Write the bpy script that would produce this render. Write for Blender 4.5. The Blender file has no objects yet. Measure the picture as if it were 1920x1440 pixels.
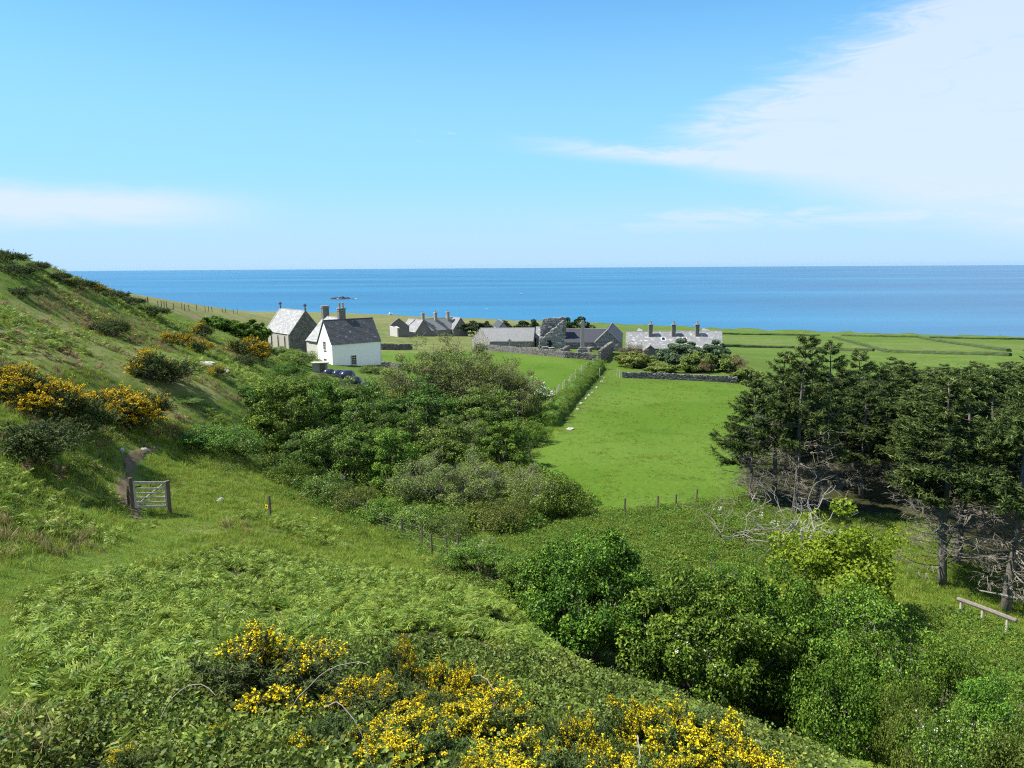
import bpy, math, random
import numpy as np
from mathutils import Matrix, Vector, Euler
random.seed(7); RNG = np.random.default_rng(7)
SC = bpy.context.scene
COL = SC.collection
R = math.radians
# ------------------------------------------------------------------ camera
CAMZ = 47.0; FPX = 1400.0; PITCH = R(8.92); ROLL = R(-0.36)
cam = bpy.data.cameras.new('camera'); camo = bpy.data.objects.new('camera', cam); COL.objects.link(camo)
cam.sensor_width = 36.0; cam.lens = 36.0*FPX/1920.0; cam.clip_start = 0.05; cam.clip_end = 90000
CM = (Matrix.Rotation(math.pi/2-PITCH, 3, 'X') @ Matrix.Rotation(ROLL, 3, 'Z'))
camo.matrix_world = Matrix.Translation((0, 0, CAMZ)) @ CM.to_4x4()
SC.camera = camo
CMN = np.array(CM)
# ------------------------------------------------------------------ light
SUN_AZ = -93.0; SUN_EL = 55.0                   # degrees; azimuth measured from the view direction, left is negative
SKY_STRENGTH = 0.15; SUN_STRENGTH = 5.0
world = bpy.data.worlds.new('World'); SC.world = world; world.use_nodes = True
wn = world.node_tree.nodes; wl = world.node_tree.links; wn.clear()
sky = wn.new('ShaderNodeTexSky'); sky.sky_type = 'NISHITA'; sky.sun_disc = False
sky.sun_elevation = R(SUN_EL); sky.sun_rotation = R(SUN_AZ); sky.altitude = 50
sky.air_density = 1.0; sky.dust_density = 0.05; sky.ozone_density = 1.0
def wm(op, a, b=None, c=None, clamp=False):
    n = wn.new('ShaderNodeMath'); n.operation = op; n.use_clamp = clamp
    for i, v in enumerate((a, b, c)):
        if v is None: continue
        if isinstance(v, (int, float)): n.inputs[i].default_value = v
        else: wl.new(v, n.inputs[i])
    return n.outputs[0]
def wsm(v, lo, hi, a=0.0, b=1.0):
    n = wn.new('ShaderNodeMapRange'); n.interpolation_type = 'SMOOTHSTEP'
    wl.new(v, n.inputs[0])
    for i, q in enumerate((lo, hi, a, b)): n.inputs[1+i].default_value = q
    return n.outputs[0]
tc = wn.new('ShaderNodeTexCoord'); sx = wn.new('ShaderNodeSeparateXYZ'); wl.new(tc.outputs['Generated'], sx.inputs[0])
WAZ = wm('MULTIPLY', wm('ARCTAN2', sx.outputs[0], sx.outputs[1]), 180/math.pi)
WEL = wm('MULTIPLY', wm('ARCSINE', sx.outputs[2]), 180/math.pi)
# thin cirrus, streaked along the wind: noise on azimuth / elevation
def wnoise(sa, se, detail, rough, seed, warp=0.0):
    cb = wn.new('ShaderNodeCombineXYZ')
    wl.new(wm('MULTIPLY', WAZ, sa), cb.inputs[0]); wl.new(wm('MULTIPLY', WEL, se), cb.inputs[1]); cb.inputs[2].default_value = seed
    n = wn.new('ShaderNodeTexNoise'); n.inputs['Scale'].default_value = 1.0
    n.inputs['Detail'].default_value = detail; n.inputs['Roughness'].default_value = rough; n.inputs['Distortion'].default_value = warp
    wl.new(cb.outputs[0], n.inputs['Vector']); return n.outputs[0]
n1 = wnoise(.045, .22, 6, .62, 3.1, .6); n2 = wnoise(.16, .9, 7, .68, 9.4, 1.0); n3 = wnoise(.6, 2.2, 5, .6, 5.0, .8)
jag = wm('ADD', wm('MULTIPLY', wm('SUBTRACT', n1, .5), 5.0), wm('MULTIPLY', wm('SUBTRACT', n2, .5), 6.5))
# big sheet on the right: upper edge climbs with azimuth, lower edge sinks
up = wm('ADD', wm('MULTIPLY_ADD', WAZ, .50, 4.6), wm('MULTIPLY', wm('POWER', wm('MAXIMUM', wm('SUBTRACT', WAZ, 12.0), 0.0), 2.0), .0030))
d_up = wm('SUBTRACT', wm('ADD', up, jag), WEL)                       # >0 below the upper edge
lo = wm('SUBTRACT', 8.6, wm('MULTIPLY', wm('MAXIMUM', wm('SUBTRACT', WAZ, 8.0), 0.0), .26))
d_lo = wm('SUBTRACT', WEL, wm('ADD', lo, wm('MULTIPLY', jag, .35)))
sheet = wm('MULTIPLY', wm('MULTIPLY', wsm(d_up, -.4, 5.0), wsm(d_lo, -1.5, 2.2)), wsm(WAZ, -8.0, 15.0))
sheet = wm('MULTIPLY', sheet, wsm(n2, .18, .62, .55, 1.0))
# low pale bank on the left and faint bands near the horizon
dl = wm('ABSOLUTE', wm('SUBTRACT', WEL, wm('MULTIPLY_ADD', jag, .20, 4.1)))
bank = wm('MULTIPLY', wm('MULTIPLY', wsm(dl, 1.9, .1), wsm(WAZ, -15.0, -29.0)), .95)
dm = wm('ABSOLUTE', wm('SUBTRACT', WEL, wm('MULTIPLY_ADD', jag, .22, 3.1)))
band = wm('MULTIPLY', wm('MULTIPLY', wsm(dm, 1.1, .1), wsm(WAZ, 0.0, 16.0)), wm('MULTIPLY', wsm(n2, .4, .65), .55))
wisp = wm('MULTIPLY', wm('MULTIPLY', wsm(wm('ABSOLUTE', wm('SUBTRACT', WEL, 9.3)), 1.0, .1), wsm(n3, .58, .75)), wm('MULTIPLY', wsm(wm('ABSOLUTE', wm('ADD', WAZ, 8.0)), 9.0, 2.0), .4))
air1 = wsm(WEL, 26.0, 5.0, 0.0, .85); veil = wsm(WEL, 7.5, -1.0, 0.0, .92)                                  # pale air low over the sea
tail = wm('MULTIPLY', wm('MULTIPLY', wsm(wm('ABSOLUTE', wm('SUBTRACT', WEL, wm('ADD', wm('MULTIPLY_ADD', WAZ, -.10, 9.0), wm('MULTIPLY', jag, .12)))), 1.0, .05), wm('MULTIPLY', wsm(WAZ, -3.0, 9.0), wsm(WAZ, 26.0, 13.0))), wsm(n2, .35, .6, .3, .75))
cl = wm('MINIMUM', wm('ADD', wm('ADD', wm('MULTIPLY', sheet, .95), bank), wm('ADD', wm('ADD', band, wisp), tail)), .80)
skyc = wn.new('ShaderNodeHueSaturation'); skyc.inputs['Saturation'].default_value = 1.42; skyc.inputs['Value'].default_value = .70
wl.new(sky.outputs[0], skyc.inputs['Color'])
def wmix(fac, a, colr):
    m = wn.new('ShaderNodeMix'); m.data_type = 'RGBA'; wl.new(fac, m.inputs[0]); wl.new(a, m.inputs[6]); m.inputs[7].default_value = (*colr, 1); return m.outputs[2]
c0 = wmix(air1, skyc.outputs[0], (1.12, 2.46, 3.4)); c1 = wmix(veil, c0, (1.74, 2.55, 3.4)); c2 = wmix(cl, c1, (2.62, 2.95, 3.35))
bg = wn.new('ShaderNodeBackground'); bg.inputs['Strength'].default_value = SKY_STRENGTH; wl.new(c2, bg.inputs[0])
wo = wn.new('ShaderNodeOutputWorld'); wl.new(bg.outputs[0], wo.inputs[0])
sun = bpy.data.lights.new('sun', 'SUN'); sun.energy = SUN_STRENGTH; sun.angle = R(0.53); sun.color = (1.0, .95, .86)
suno = bpy.data.objects.new('sun', sun); COL.objects.link(suno); suno.location = (-60, 10, 130)
sd = Vector((math.sin(R(SUN_AZ))*math.cos(R(SUN_EL)), math.cos(R(SUN_AZ))*math.cos(R(SUN_EL)), math.sin(R(SUN_EL))))
suno.rotation_euler = sd.to_track_quat('Z', 'Y').to_euler()
SC.view_settings.view_transform = 'Standard'; SC.view_settings.look = 'None'; SC.view_settings.gamma = 1.0
SC.view_settings.use_curve_mapping = False; SC.view_settings.exposure = 1.0
SC.render.engine = 'CYCLES'
cy = SC.cycles; cy.max_bounces = 6; cy.diffuse_bounces = 3; cy.glossy_bounces = 2; cy.transmission_bounces = 4; cy.transparent_max_bounces = 8; cy.volume_bounces = 0
cy.use_denoising = False; cy.pixel_filter_type = 'BLACKMAN_HARRIS'; cy.filter_width = 1.15; cy.caustics_reflective = False; cy.caustics_refractive = False

# ------------------------------------------------------------------ helpers
def ray(px, py):
    d = CMN @ np.array([(px-960)/FPX, -(py-720)/FPX, -1.0]); return d
def at(px, py, D):                                 # the point at forward distance D behind a pixel
    d = ray(px, py); return np.array([0, 0, CAMZ]) + d*(D/d[1])
def proj(P):                                       # world points (n,3) -> photo pixels
    q = (np.asarray(P, float)-np.array([0, 0, CAMZ])) @ CMN
    w = np.maximum(-q[..., 2], 1e-3)
    return 960+FPX*q[..., 0]/w, 720-FPX*q[..., 1]/w
def link(o, parent=None):
    COL.objects.link(o)
    if parent is not None: o.parent = parent
    return o
def tag(o, label, cat, group=None):
    o['label'] = label; o['category'] = cat
    if group: o['group'] = group
    return o
def thing(name, label, cat, loc=(0, 0, 0), rotz=0.0, group=None):
    o = bpy.data.objects.new(name, None); COL.objects.link(o); o.empty_display_size = .3
    o.location = tuple(float(v) for v in loc); o.rotation_euler = (0, 0, rotz); return tag(o, label, cat, group)
def make_mesh(name, V, F, mat=None, tint=None, smooth=False, extra=None):
    """V (n,3); F list of index tuples or an (m,k) array; tint: per-vertex float attribute"""
    V = np.asarray(V, np.float32).reshape(-1, 3); me = bpy.data.meshes.new(name)
    me.vertices.add(len(V)); me.vertices.foreach_set('co', V.ravel())
    if isinstance(F, np.ndarray):
        k = F.shape[1]; starts = np.arange(0, F.size, k, dtype=np.int32); flat = F.astype(np.int32).ravel()
    else:
        cnt = np.array([len(f) for f in F], np.int32); starts = np.concatenate([[0], np.cumsum(cnt)[:-1]]).astype(np.int32) if len(F) else np.zeros(0, np.int32)
        flat = np.array([i for f in F for i in f], np.int32)
    me.loops.add(len(flat)); me.loops.foreach_set('vertex_index', flat)
    me.polygons.add(len(starts)); me.polygons.foreach_set('loop_start', starts)
    if tint is not None:
        a = me.attributes.new('tint', 'FLOAT', 'POINT'); a.data.foreach_set('value', np.asarray(tint, np.float32))
    if extra:
        for k_, v_ in extra.items():
            a = me.attributes.new(k_, 'FLOAT', 'POINT'); a.data.foreach_set('value', np.asarray(v_, np.float32))
    if smooth: me.polygons.foreach_set('use_smooth', np.ones(len(starts), bool))
    me.update(calc_edges=True); me.validate()
    if not smooth: me.shade_flat()
    if mat is not None: me.materials.append(mat)
    return me
def obj(name, me, parent=None, kind=None):
    o = bpy.data.objects.new(name, me); link(o, parent)
    if kind: o['kind'] = kind
    return o
class MB:                                          # collects shapes for one mesh
    def __init__(s): s.V = []; s.F = []; s.T = []; s.n = 0
    def add(s, V, F, t=.5):
        V = np.asarray(V, float).reshape(-1, 3); s.V.append(V); s.F += [tuple(int(i)+s.n for i in f) for f in F]
        s.T.append(np.full(len(V), t) if np.isscalar(t) else np.asarray(t)); s.n += len(V); return s
    def box(s, c, sz, rz=0.0, t=.5, jit=0.0, rng=None):
        c = np.asarray(c, float); h = np.asarray(sz, float)/2
        b = np.array([[x, y, z] for z in (-1, 1) for x, y in ((-1, -1), (1, -1), (1, 1), (-1, 1))])*h
        if jit: b = b+(rng or RNG).uniform(-jit, jit, b.shape)
        if rz: ca, sa = math.cos(rz), math.sin(rz); b = b @ np.array([[ca, sa, 0], [-sa, ca, 0], [0, 0, 1]])
        return s.add(b+c, BOXF, t)
    def hexa(s, P8, t=.5): return s.add(P8, BOXF, t)   # bottom 4 then top 4
    def prism(s, poly, ext, t=.5):                 # polygon (k,3) pushed along the vector ext
        P = np.asarray(poly, float); k = len(P); Q = P+np.asarray(ext, float)
        return s.add(np.vstack([P, Q]), [tuple(range(k))[::-1], tuple(range(k, 2*k))]+[(i, (i+1) % k, (i+1) % k+k, i+k) for i in range(k)], t)
    def tube(s, pts, rad, n=5, t=.5, cap=True):
        P = np.asarray(pts, float); m = len(P); rad = np.broadcast_to(np.asarray(rad, float), (m,))
        T = np.gradient(P, axis=0); T /= np.linalg.norm(T, axis=1)[:, None]+1e-9
        ref = np.array([0, 0, 1.0]) if abs(T[0, 2]) < .9 else np.array([1.0, 0, 0])
        A = np.cross(T, ref); A /= np.linalg.norm(A, axis=1)[:, None]+1e-9; B = np.cross(T, A)
        th = np.arange(n)*2*math.pi/n
        V = (P[:, None]+rad[:, None, None]*(A[:, None]*np.cos(th)[None, :, None]+B[:, None]*np.sin(th)[None, :, None])).reshape(-1, 3)
        F = [(i*n+j, i*n+(j+1) % n, (i+1)*n+(j+1) % n, (i+1)*n+j) for i in range(m-1) for j in range(n)]
        if cap: F += [tuple(range(n))[::-1], tuple(range((m-1)*n, m*n))]
        return s.add(V, F, t)
    def mesh(s, name, mat, smooth=False): return make_mesh(name, np.vstack(s.V), s.F, mat, np.concatenate(s.T), smooth)
    def obj(s, name, mat, parent=None, kind=None, smooth=False): return obj(name, s.mesh(name, mat, smooth), parent, kind)
BOXF = [(3, 2, 1, 0), (4, 5, 6, 7), (0, 1, 5, 4), (1, 2, 6, 5), (2, 3, 7, 6), (3, 0, 4, 7)]
# smooth value noise used for terrain and masks
def vnoise(x, y, seed=0):
    x = np.asarray(x, float); y = np.asarray(y, float); xi = np.floor(x).astype(np.int64); yi = np.floor(y).astype(np.int64)
    fx = x-xi; fy = y-yi; fx = fx*fx*(3-2*fx); fy = fy*fy*(3-2*fy)
    def h(a, b):
        n = (a*374761393+b*668265263+seed*1442695041) & 0xffffffff
        n = ((n ^ (n >> 13))*1274126177) & 0xffffffff; return ((n ^ (n >> 16)) & 0xffff)/65535.0
    return (h(xi, yi)*(1-fx)+h(xi+1, yi)*fx)*(1-fy)+(h(xi, yi+1)*(1-fx)+h(xi+1, yi+1)*fx)*fy
def fbm(x, y, o=4, seed=0):
    s = 0; a = .5; f = 1.0
    for i in range(o): s = s+a*vnoise(x*f, y*f, seed+i); a *= .5; f *= 2.03
    return s                                        # about 0..1
def inpoly(x, y, poly):
    x = np.asarray(x); y = np.asarray(y); r = np.zeros(np.shape(x), bool); n = len(poly)
    for i in range(n):
        x1, y1 = poly[i]; x2, y2 = poly[(i+1) % n]
        if y1 == y2: continue
        c = ((y1 > y) != (y2 > y)) & (x < (x2-x1)*(y-y1)/(y2-y1)+x1); r ^= c
    return r
# ------------------------------------------------------------------ materials
def new_mat(name):
    m = bpy.data.materials.new(name); m.use_nodes = True; nt = m.node_tree; nt.nodes.clear()
    return m, nt
class NT:
    def __init__(s, nt): s.nt = nt; s.n = nt.nodes; s.l = nt.links
    def put(s, v, sock):
        if isinstance(v, bpy.types.NodeSocket): s.l.new(v, sock)
        elif isinstance(v, (tuple, list)) and len(v) == 3 and sock.type == 'RGBA': sock.default_value = (*v, 1)
        else: sock.default_value = v
    def math(s, op, a, b=None, clamp=False):
        n = s.n.new('ShaderNodeMath'); n.operation = op; n.use_clamp = clamp; s.put(a, n.inputs[0])
        if b is not None: s.put(b, n.inputs[1])
        return n.outputs[0]
    def attr(s, name): n = s.n.new('ShaderNodeAttribute'); n.attribute_name = name; return n.outputs['Fac']
    def rand(s): return s.n.new('ShaderNodeObjectInfo').outputs['Random']
    def pos(s): return s.n.new('ShaderNodeNewGeometry').outputs['Position']
    def objc(s): return s.n.new('ShaderNodeTexCoord').outputs['Object']
    def noise(s, scale, detail=4, rough=.6, vec=None, dist=0.0, stretch=None):
        n = s.n.new('ShaderNodeTexNoise'); n.inputs['Scale'].default_value = scale; n.inputs['Detail'].default_value = detail
        n.inputs['Roughness'].default_value = rough; n.inputs['Distortion'].default_value = dist
        if vec is None: vec = s.pos()
        if stretch:
            mp = s.n.new('ShaderNodeMapping'); mp.inputs['Scale'].default_value = stretch; s.l.new(vec, mp.inputs[0]); vec = mp.outputs[0]
        s.l.new(vec, n.inputs['Vector']); return n.outputs[0]
    def vor(s, scale, vec=None, feature='F1', out='Distance', rnd=1.0):
        n = s.n.new('ShaderNodeTexVoronoi'); n.feature = feature; n.inputs['Scale'].default_value = scale; n.inputs['Randomness'].default_value = rnd
        s.l.new(vec if vec is not None else s.pos(), n.inputs['Vector']); return n.outputs[out]
    def ramp(s, f, *stops):
        n = s.n.new('ShaderNodeValToRGB'); cr = n.color_ramp
        while len(cr.elements) > len(stops): cr.elements.remove(cr.elements[-1])
        while len(cr.elements) < len(stops): cr.elements.new(.5)
        for e, (p, c) in zip(cr.elements, stops): e.position = p; e.color = (*c, 1)
        s.put(f, n.inputs[0]); return n.outputs[0]
    def sm(s, f, lo, hi, a=0.0, b=1.0):
        n = s.n.new('ShaderNodeMapRange'); n.interpolation_type = 'SMOOTHSTEP'; s.put(f, n.inputs[0])
        for i, q in enumerate((lo, hi, a, b)): n.inputs[1+i].default_value = q
        return n.outputs[0]
    def mix(s, f, a, b, mode='MIX'):
        n = s.n.new('ShaderNodeMix'); n.data_type = 'RGBA'; n.blend_type = mode; s.put(f, n.inputs[0]); s.put(a, n.inputs[6]); s.put(b, n.inputs[7]); return n.outputs[2]
    def hsv(s, c, h=.5, sa=1.0, v=1.0):
        n = s.n.new('ShaderNodeHueSaturation'); s.put(h, n.inputs[0]); s.put(sa, n.inputs[1]); s.put(v, n.inputs[2]); s.put(c, n.inputs[4]); return n.outputs[0]
    def bump(s, h, strength=.4, dist=.05):
        n = s.n.new('ShaderNodeBump'); n.inputs['Strength'].default_value = strength; n.inputs['Distance'].default_value = dist; s.l.new(h, n.inputs['Height']); return n.outputs[0]
    def bsdf(s, col, rough=.8, spec=.3, normal=None, metal=0.0):
        b = s.n.new('ShaderNodeBsdfPrincipled'); s.put(col, b.inputs['Base Color']); s.put(rough, b.inputs['Roughness'])
        s.put(spec, b.inputs['Specular IOR Level']); s.put(metal, b.inputs['Metallic'])
        if normal is not None: s.l.new(normal, b.inputs['Normal'])
        return b.outputs[0]
    def out(s, sh): o = s.n.new('ShaderNodeOutputMaterial'); s.l.new(sh, o.inputs[0])
def leaf_mat(name, c0, c1, c2, trans=.30, rough=.45, spec=.16, varh=.03, varv=.35, tc=1.5, boost=(1.5, 1.45, 1.0)):
    """three tones over the per-leaf tint, a shift per plant, light through the blade"""
    c0, c1, c2 = (tuple(a*b for a, b in zip(q, boost)) for q in (c0, c1, c2))
    m, nt = new_mat(name); k = NT(nt); c = k.ramp(k.attr('tint'), (0, c0), (.55, c1), (1, c2)); r = k.rand()
    c = k.hsv(c, k.math('ADD', k.math('MULTIPLY', k.math('SUBTRACT', r, .5), varh), .5), 1.0, k.math('ADD', k.math('MULTIPLY', k.math('FRACT', k.math('MULTIPLY', r, 7.31)), varv), 1-varv/2))
    d = k.bsdf(c, rough, spec); t = k.n.new('ShaderNodeBsdfTranslucent'); k.put(k.hsv(c, .49, 1.0, tc), t.inputs[0])
    mx = k.n.new('ShaderNodeMixShader'); mx.inputs[0].default_value = trans; k.l.new(d, mx.inputs[1]); k.l.new(t.outputs[0], mx.inputs[2]); k.out(mx.outputs[0]); return m
def plain_mat(name, c0, c1, scale=8, rough=.85, spec=.25, bump=.3, bd=.02, tintmix=.0, c2=None, stretch=None, detail=5):
    c0, c1 = (tuple(a*.80 for a in q) for q in (c0, c1))
    m, nt = new_mat(name); k = NT(nt); v = k.objc(); f = k.noise(scale, detail, .65, v, stretch=stretch)
    c = k.ramp(f, (.28, c0), (.72, c1))
    if c2 is not None: c = k.mix(k.math('MULTIPLY', k.attr('tint'), tintmix), c, c2)
    k.out(k.bsdf(c, rough, spec, k.bump(f, bump, bd))); return m
# ------------------------------------------------------------------ terrain
CP = []                                            # (x, y, z) control points
def cp(px, py, D, off=0.0): p = at(px, py, D); CP.append((p[0], p[1], p[2]+off))
for a in [(0,1150,14),(0,1050,18),(0,950,21.5),(0,850,27),(0,760,33),(0,660,42),(0,560,55),(0,475,70),
          (150,520,90),(150,620,58),(150,720,42),(150,820,34),(150,930,28.5),(150,1000,23),(200,1060,20),(150,1150,14.5),
          (285,958,30),(250,830,40),(240,870,36),(330,760,48),(350,690,60),(450,715,62),(330,600,110),(420,620,125),(250,562,110),(200,640,62),(260,600,85),
          (340,576,150),(440,583,205),(500,680,100),(548,657,140),(498,650,150),(430,640,130),(560,720,90),(500,780,60),(520,880,48),(400,880,40),(450,930,36),
          (507,975,32),(600,960,38),(760,1000,36),(1000,1060,32.5),(1180,1065,32),(650,1040,30),(820,1060,29),(420,1020,26),
          (1880,1180,29),(1760,1110,33),(1850,1290,22),(1250,1040,35),(1150,960,45),(1420,1000,39),(1490,965,45),(1620,980,44),
          (1100,830,66),(1250,800,74),(1250,720,106),(1040,790,75),(1370,760,88),(1150,690,122),(1125,705,112),(1092,662,135),(1092,672,130),(1000,690,118),(960,665,138),
          (750,650,165),(750,670,140),(690,690,118),(760,633,215),(1000,655,155),(860,630,240),
          (1500,690,180),(1500,660,270),(1500,640,380),(1500,618,590),(1900,680,190),(1900,650,290),(1900,627,500),
          (1300,640,330),(1300,614,590),(1000,602,640),(1000,612,480),(700,600,560),(700,590,680),(500,600,420),(500,586,700),(1100,625,300)]: cp(*a)
for a in [(350,1150,14.5),(600,1100,20),(800,1120,20),(950,1130,21)]: cp(*a, -.25)
for a in [(300,1300,8.5),(640,1250,10),(900,1250,11),(1200,1290,11.5),(1000,1170,17),(1500,1420,9.5),(1350,1330,11),(960,1500,5),(300,1480,5.2),(1600,1500,7)]: cp(*a, -.5)
for x, y, z in [(0,0,-1.75),(-6,0,-.6),(6,0,-3.2),(0,-5,.6),(-8,-6,2),(8,-6,-2),(3,19,-11.7),(7,19,-12.8),(10.5,18,-13.0),(13.5,16,-12.6),(1,21,-11.6),(12,10,-8.0),(17,11,-10.8),(17,24,-14.0),
                (-60,60,7),(-40,30,-1.5),(-40,15,0),(-62,92,1.0),(-75,120,-2),(-110,160,-2),(-150,250,-10),(-250,500,-34),(40,25,-15),(60,50,-17),(45,10,-12),(60,90,-18.5),(55,70,-17),(100,80,-21),(24,60,-16.0),(40,110,-18),
                (42,138,-17.4),(30,138,-17.2),(200,300,-33),(330,350,-42),(400,250,-38),(250,120,-27),(-320,720,-43),(-100,300,-21),(-60,220,-16.5)]: CP.append((x, y, z+CAMZ))
CP = np.array(CP)
def pol(x, y):
    q = np.hypot(x, y+6.0); return np.clip(np.arctan2(x, y+6.0), -1.2, 1.2)*1.9, np.log(np.maximum(q, 1.5))
_a, _r = pol(CP[:, 0], CP[:, 1]); _S = np.stack([_a, _r], 1)
def _tps(d2): return .5*d2*np.log(d2+1e-12)
_n = len(CP); _K = _tps(((_S[:, None]-_S[None])**2).sum(-1))+np.eye(_n)*2e-3
_Pm = np.hstack([np.ones((_n, 1)), _S]); _A = np.block([[_K, _Pm], [_Pm.T, np.zeros((3, 3))]])
_w = np.linalg.solve(_A, np.concatenate([CP[:, 2]*0+(CP[:, 2]-CAMZ)/np.exp(_r)*1.0, np.zeros(3)]))   # fit slope z/r, which is even over all distances
COAST = np.array([[-60, 900], [-25, 825], [-20.7, 810], [-10.5, 710], [2, 630], [13.7, 555], [25, 500], [35, 462], [60, 420]], float)
def height(x, y):
    x = np.asarray(x, float); y = np.asarray(y, float); sh = x.shape; x = x.ravel(); y = y.ravel(); z = np.empty(x.shape)
    for i in range(0, len(x), 20000):
        a, r = pol(x[i:i+20000], y[i:i+20000]); S = np.stack([a, r], 1)
        d2 = ((S[:, None]-_S[None])**2).sum(-1); q = _tps(d2) @ _w[:_n]+_w[_n]+S @ _w[_n+1:]; z[i:i+20000] = q*np.exp(r)+CAMZ
    d = np.hypot(x, y); n = fbm(x*.22, y*.22, 3, 5)-.45
    flat = np.clip((y-45)/25, 0, 1)*np.clip((x+6)/6, 0, 1)*np.clip((170-y)/30, 0, 1)            # the mown fields are smoother
    hill = np.clip((-x-12)/8, 0, 1)*np.clip((d-22)/10, 0, 1)*np.clip((150-d)/40, 0, 1)
    z += n*(.35+.9*hill)*(1-.8*flat)*np.clip(d/8, .2, 1)+(fbm(x*.9, y*.9, 2, 9)-.4)*.22*(1-.7*flat)*np.clip((120-d)/60, 0, 1)
    az = np.degrees(np.arctan2(x, np.maximum(y, 1e-3))); c = np.interp(az, COAST[:, 0], COAST[:, 1])+(fbm(az*.9, az*0, 4, 3)-.47)*26
    t = np.clip((y-c+6)/10, 0, 1); t = t*t*(3-2*t); z = np.maximum(z, 2.6+(n+.4)*.6)*(1-t)+(-6.0)*t
    return z.reshape(sh)
def hz(x, y): return float(height(np.array([x]), np.array([y]))[0])
NA, NR = 400, 380
_ta = np.radians(np.linspace(-78, 72, NA)); _tr = np.exp(np.linspace(math.log(1.6), math.log(1150), NR))
GX = (_tr[:, None]*np.sin(_ta)[None]); GY = (_tr[:, None]*np.cos(_ta)[None])-6.0
GZ = height(GX, GY)
GP = np.stack([GX, GY, GZ], -1).reshape(-1, 3); gpx, gpy = proj(GP)
behind = GP[:, 1] < 1.0
jx = gpx+(fbm(GP[:, 0]*.5, GP[:, 1]*.5, 3, 21)-.45)*60; jy = gpy+(fbm(GP[:, 0]*.5, GP[:, 1]*.5, 3, 31)-.45)*34
# zones traced on the photograph, read where the ground itself projects
Z_FIELD = [(985,850),(1035,790),(1155,712),(1380,716),(1450,760),(1480,830),(1420,960),(1180,985),(1120,960),(1060,900)]
Z_LANE = [(1030,800),(1140,705),(1158,676),(1170,660),(1200,668),(1172,712),(1060,830)]
Z_MEADOW = [(700,655),(800,660),(910,660),(1120,676),(1140,684),(1030,790),(960,760),(720,700)]
Z_PATHG = [(-60,1090),(60,1060),(230,1010),(255,965),(330,965),(420,985),(330,1030),(300,1050),(180,1085),(60,1120),(40,1300),(-60,1360)]
Z_SHORT = [(300,880),(500,900),(640,985),(830,1050),(760,1075),(560,1045),(420,1030),(330,1010),(320,960)]
Z_DRYHILL = [(0,570),(120,560),(260,640),(340,690),(440,760),(330,790),(260,720),(120,700),(0,680)]
Z_BRIGHT = [(640,960),(720,1000),(900,1060),(860,1085),(760,1050),(650,1000)]
Z_BENCH = [(1640,960),(1760,1050),(1930,1090),(1960,1330),(1800,1290),(1700,1180),(1600,1050)]
Z_FAR = [(1360,690),(1360,608),(2300,600),(2300,760),(1700,700)]
def zone(poly, jit=True): return (inpoly(jx, jy, poly) if jit else inpoly(gpx, gpy, poly)) & ~behind
az_g = np.degrees(np.arctan2(GP[:, 0], np.maximum(GP[:, 1], .1))); dist_g = np.hypot(GP[:, 0], GP[:, 1])
lush = np.full(len(GP), .25); dry = np.zeros(len(GP)); dirt = np.zeros(len(GP))
far = dist_g > 150
lush[far] = np.where(az_g[far] > 4, .62, .25); dry[far] = np.where(az_g[far] > 4, .22, .55)
# far fields: strips of slightly different green between the field walls
fs = np.floor(np.clip((dist_g-160)/95, 0, 9)+np.where(az_g > 21, .5, 0)); dry[far & (az_g > 4)] = (.20+.36*((fs*.37) % 1.0)*.8)[far & (az_g > 4)]
dry[far & (gpy < 606)] = .75
lush[zone(Z_FIELD)] = 1.0; lush[zone(Z_MEADOW, False)] = .95; lush[zone(Z_LANE, False)] = .72; lush[zone(Z_SHORT)] = .62; dry[zone(Z_SHORT)] = .42; lush[zone(Z_PATHG)] = .8; dry[zone(Z_PATHG)] = .30
dry[zone(Z_DRYHILL)] = .62; lush[zone(Z_BRIGHT)] = 1.0; lush[zone(Z_BENCH)] = .9
hillz = (az_g < -14) & (dist_g < 130) & ~zone(Z_SHORT) & ~zone(Z_PATHG); lush[hillz] = np.maximum(lush[hillz], .62); dry[hillz] = np.maximum(dry[hillz], .30)
Z_LITTER_SHADE = [[(25, 1130), (90, 1100), (330, 1065), (430, 1045), (600, 1060), (800, 1095), (980, 1120), (1100, 1205), (1260, 1290), (1560, 1440), (1760, 1600), (-60, 1600), (-60, 1420), (20, 1330)],
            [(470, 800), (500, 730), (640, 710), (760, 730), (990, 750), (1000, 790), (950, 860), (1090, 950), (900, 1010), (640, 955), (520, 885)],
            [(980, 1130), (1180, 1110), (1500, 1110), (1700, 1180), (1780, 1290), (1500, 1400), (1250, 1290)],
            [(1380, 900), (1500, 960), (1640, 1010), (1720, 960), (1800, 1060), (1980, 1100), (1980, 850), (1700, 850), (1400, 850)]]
litter_shade = np.zeros(len(GP))
for q in Z_LITTER_SHADE: litter_shade[zone(q)] = 1.0
grid = lambda a: a.reshape(NR, NA)
def blur(a, k=1):
    g = grid(a)
    for _ in range(k): g = (np.roll(g, 1, 0)+np.roll(g, -1, 0)+np.roll(g, 1, 1)+np.roll(g, -1, 1)+2*g)/6
    return g.ravel()
lush = blur(lush, 2); dry = blur(dry, 2); litter_shade = blur(litter_shade, 1)
idx = np.arange(NA*NR).reshape(NR, NA)
GF = np.stack([idx[:-1, :-1], idx[:-1, 1:], idx[1:, 1:], idx[1:, :-1]], -1).reshape(-1, 4)[:, ::-1]
m_ground, nt = new_mat('ground'); k = NT(nt)
fine = k.noise(3.2, 6, .7); mid = k.noise(.42, 5, .62); big = k.noise(.07, 4, .6); tuft = k.noise(1.1, 3, .75, stretch=(1, 1, .3))
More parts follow.
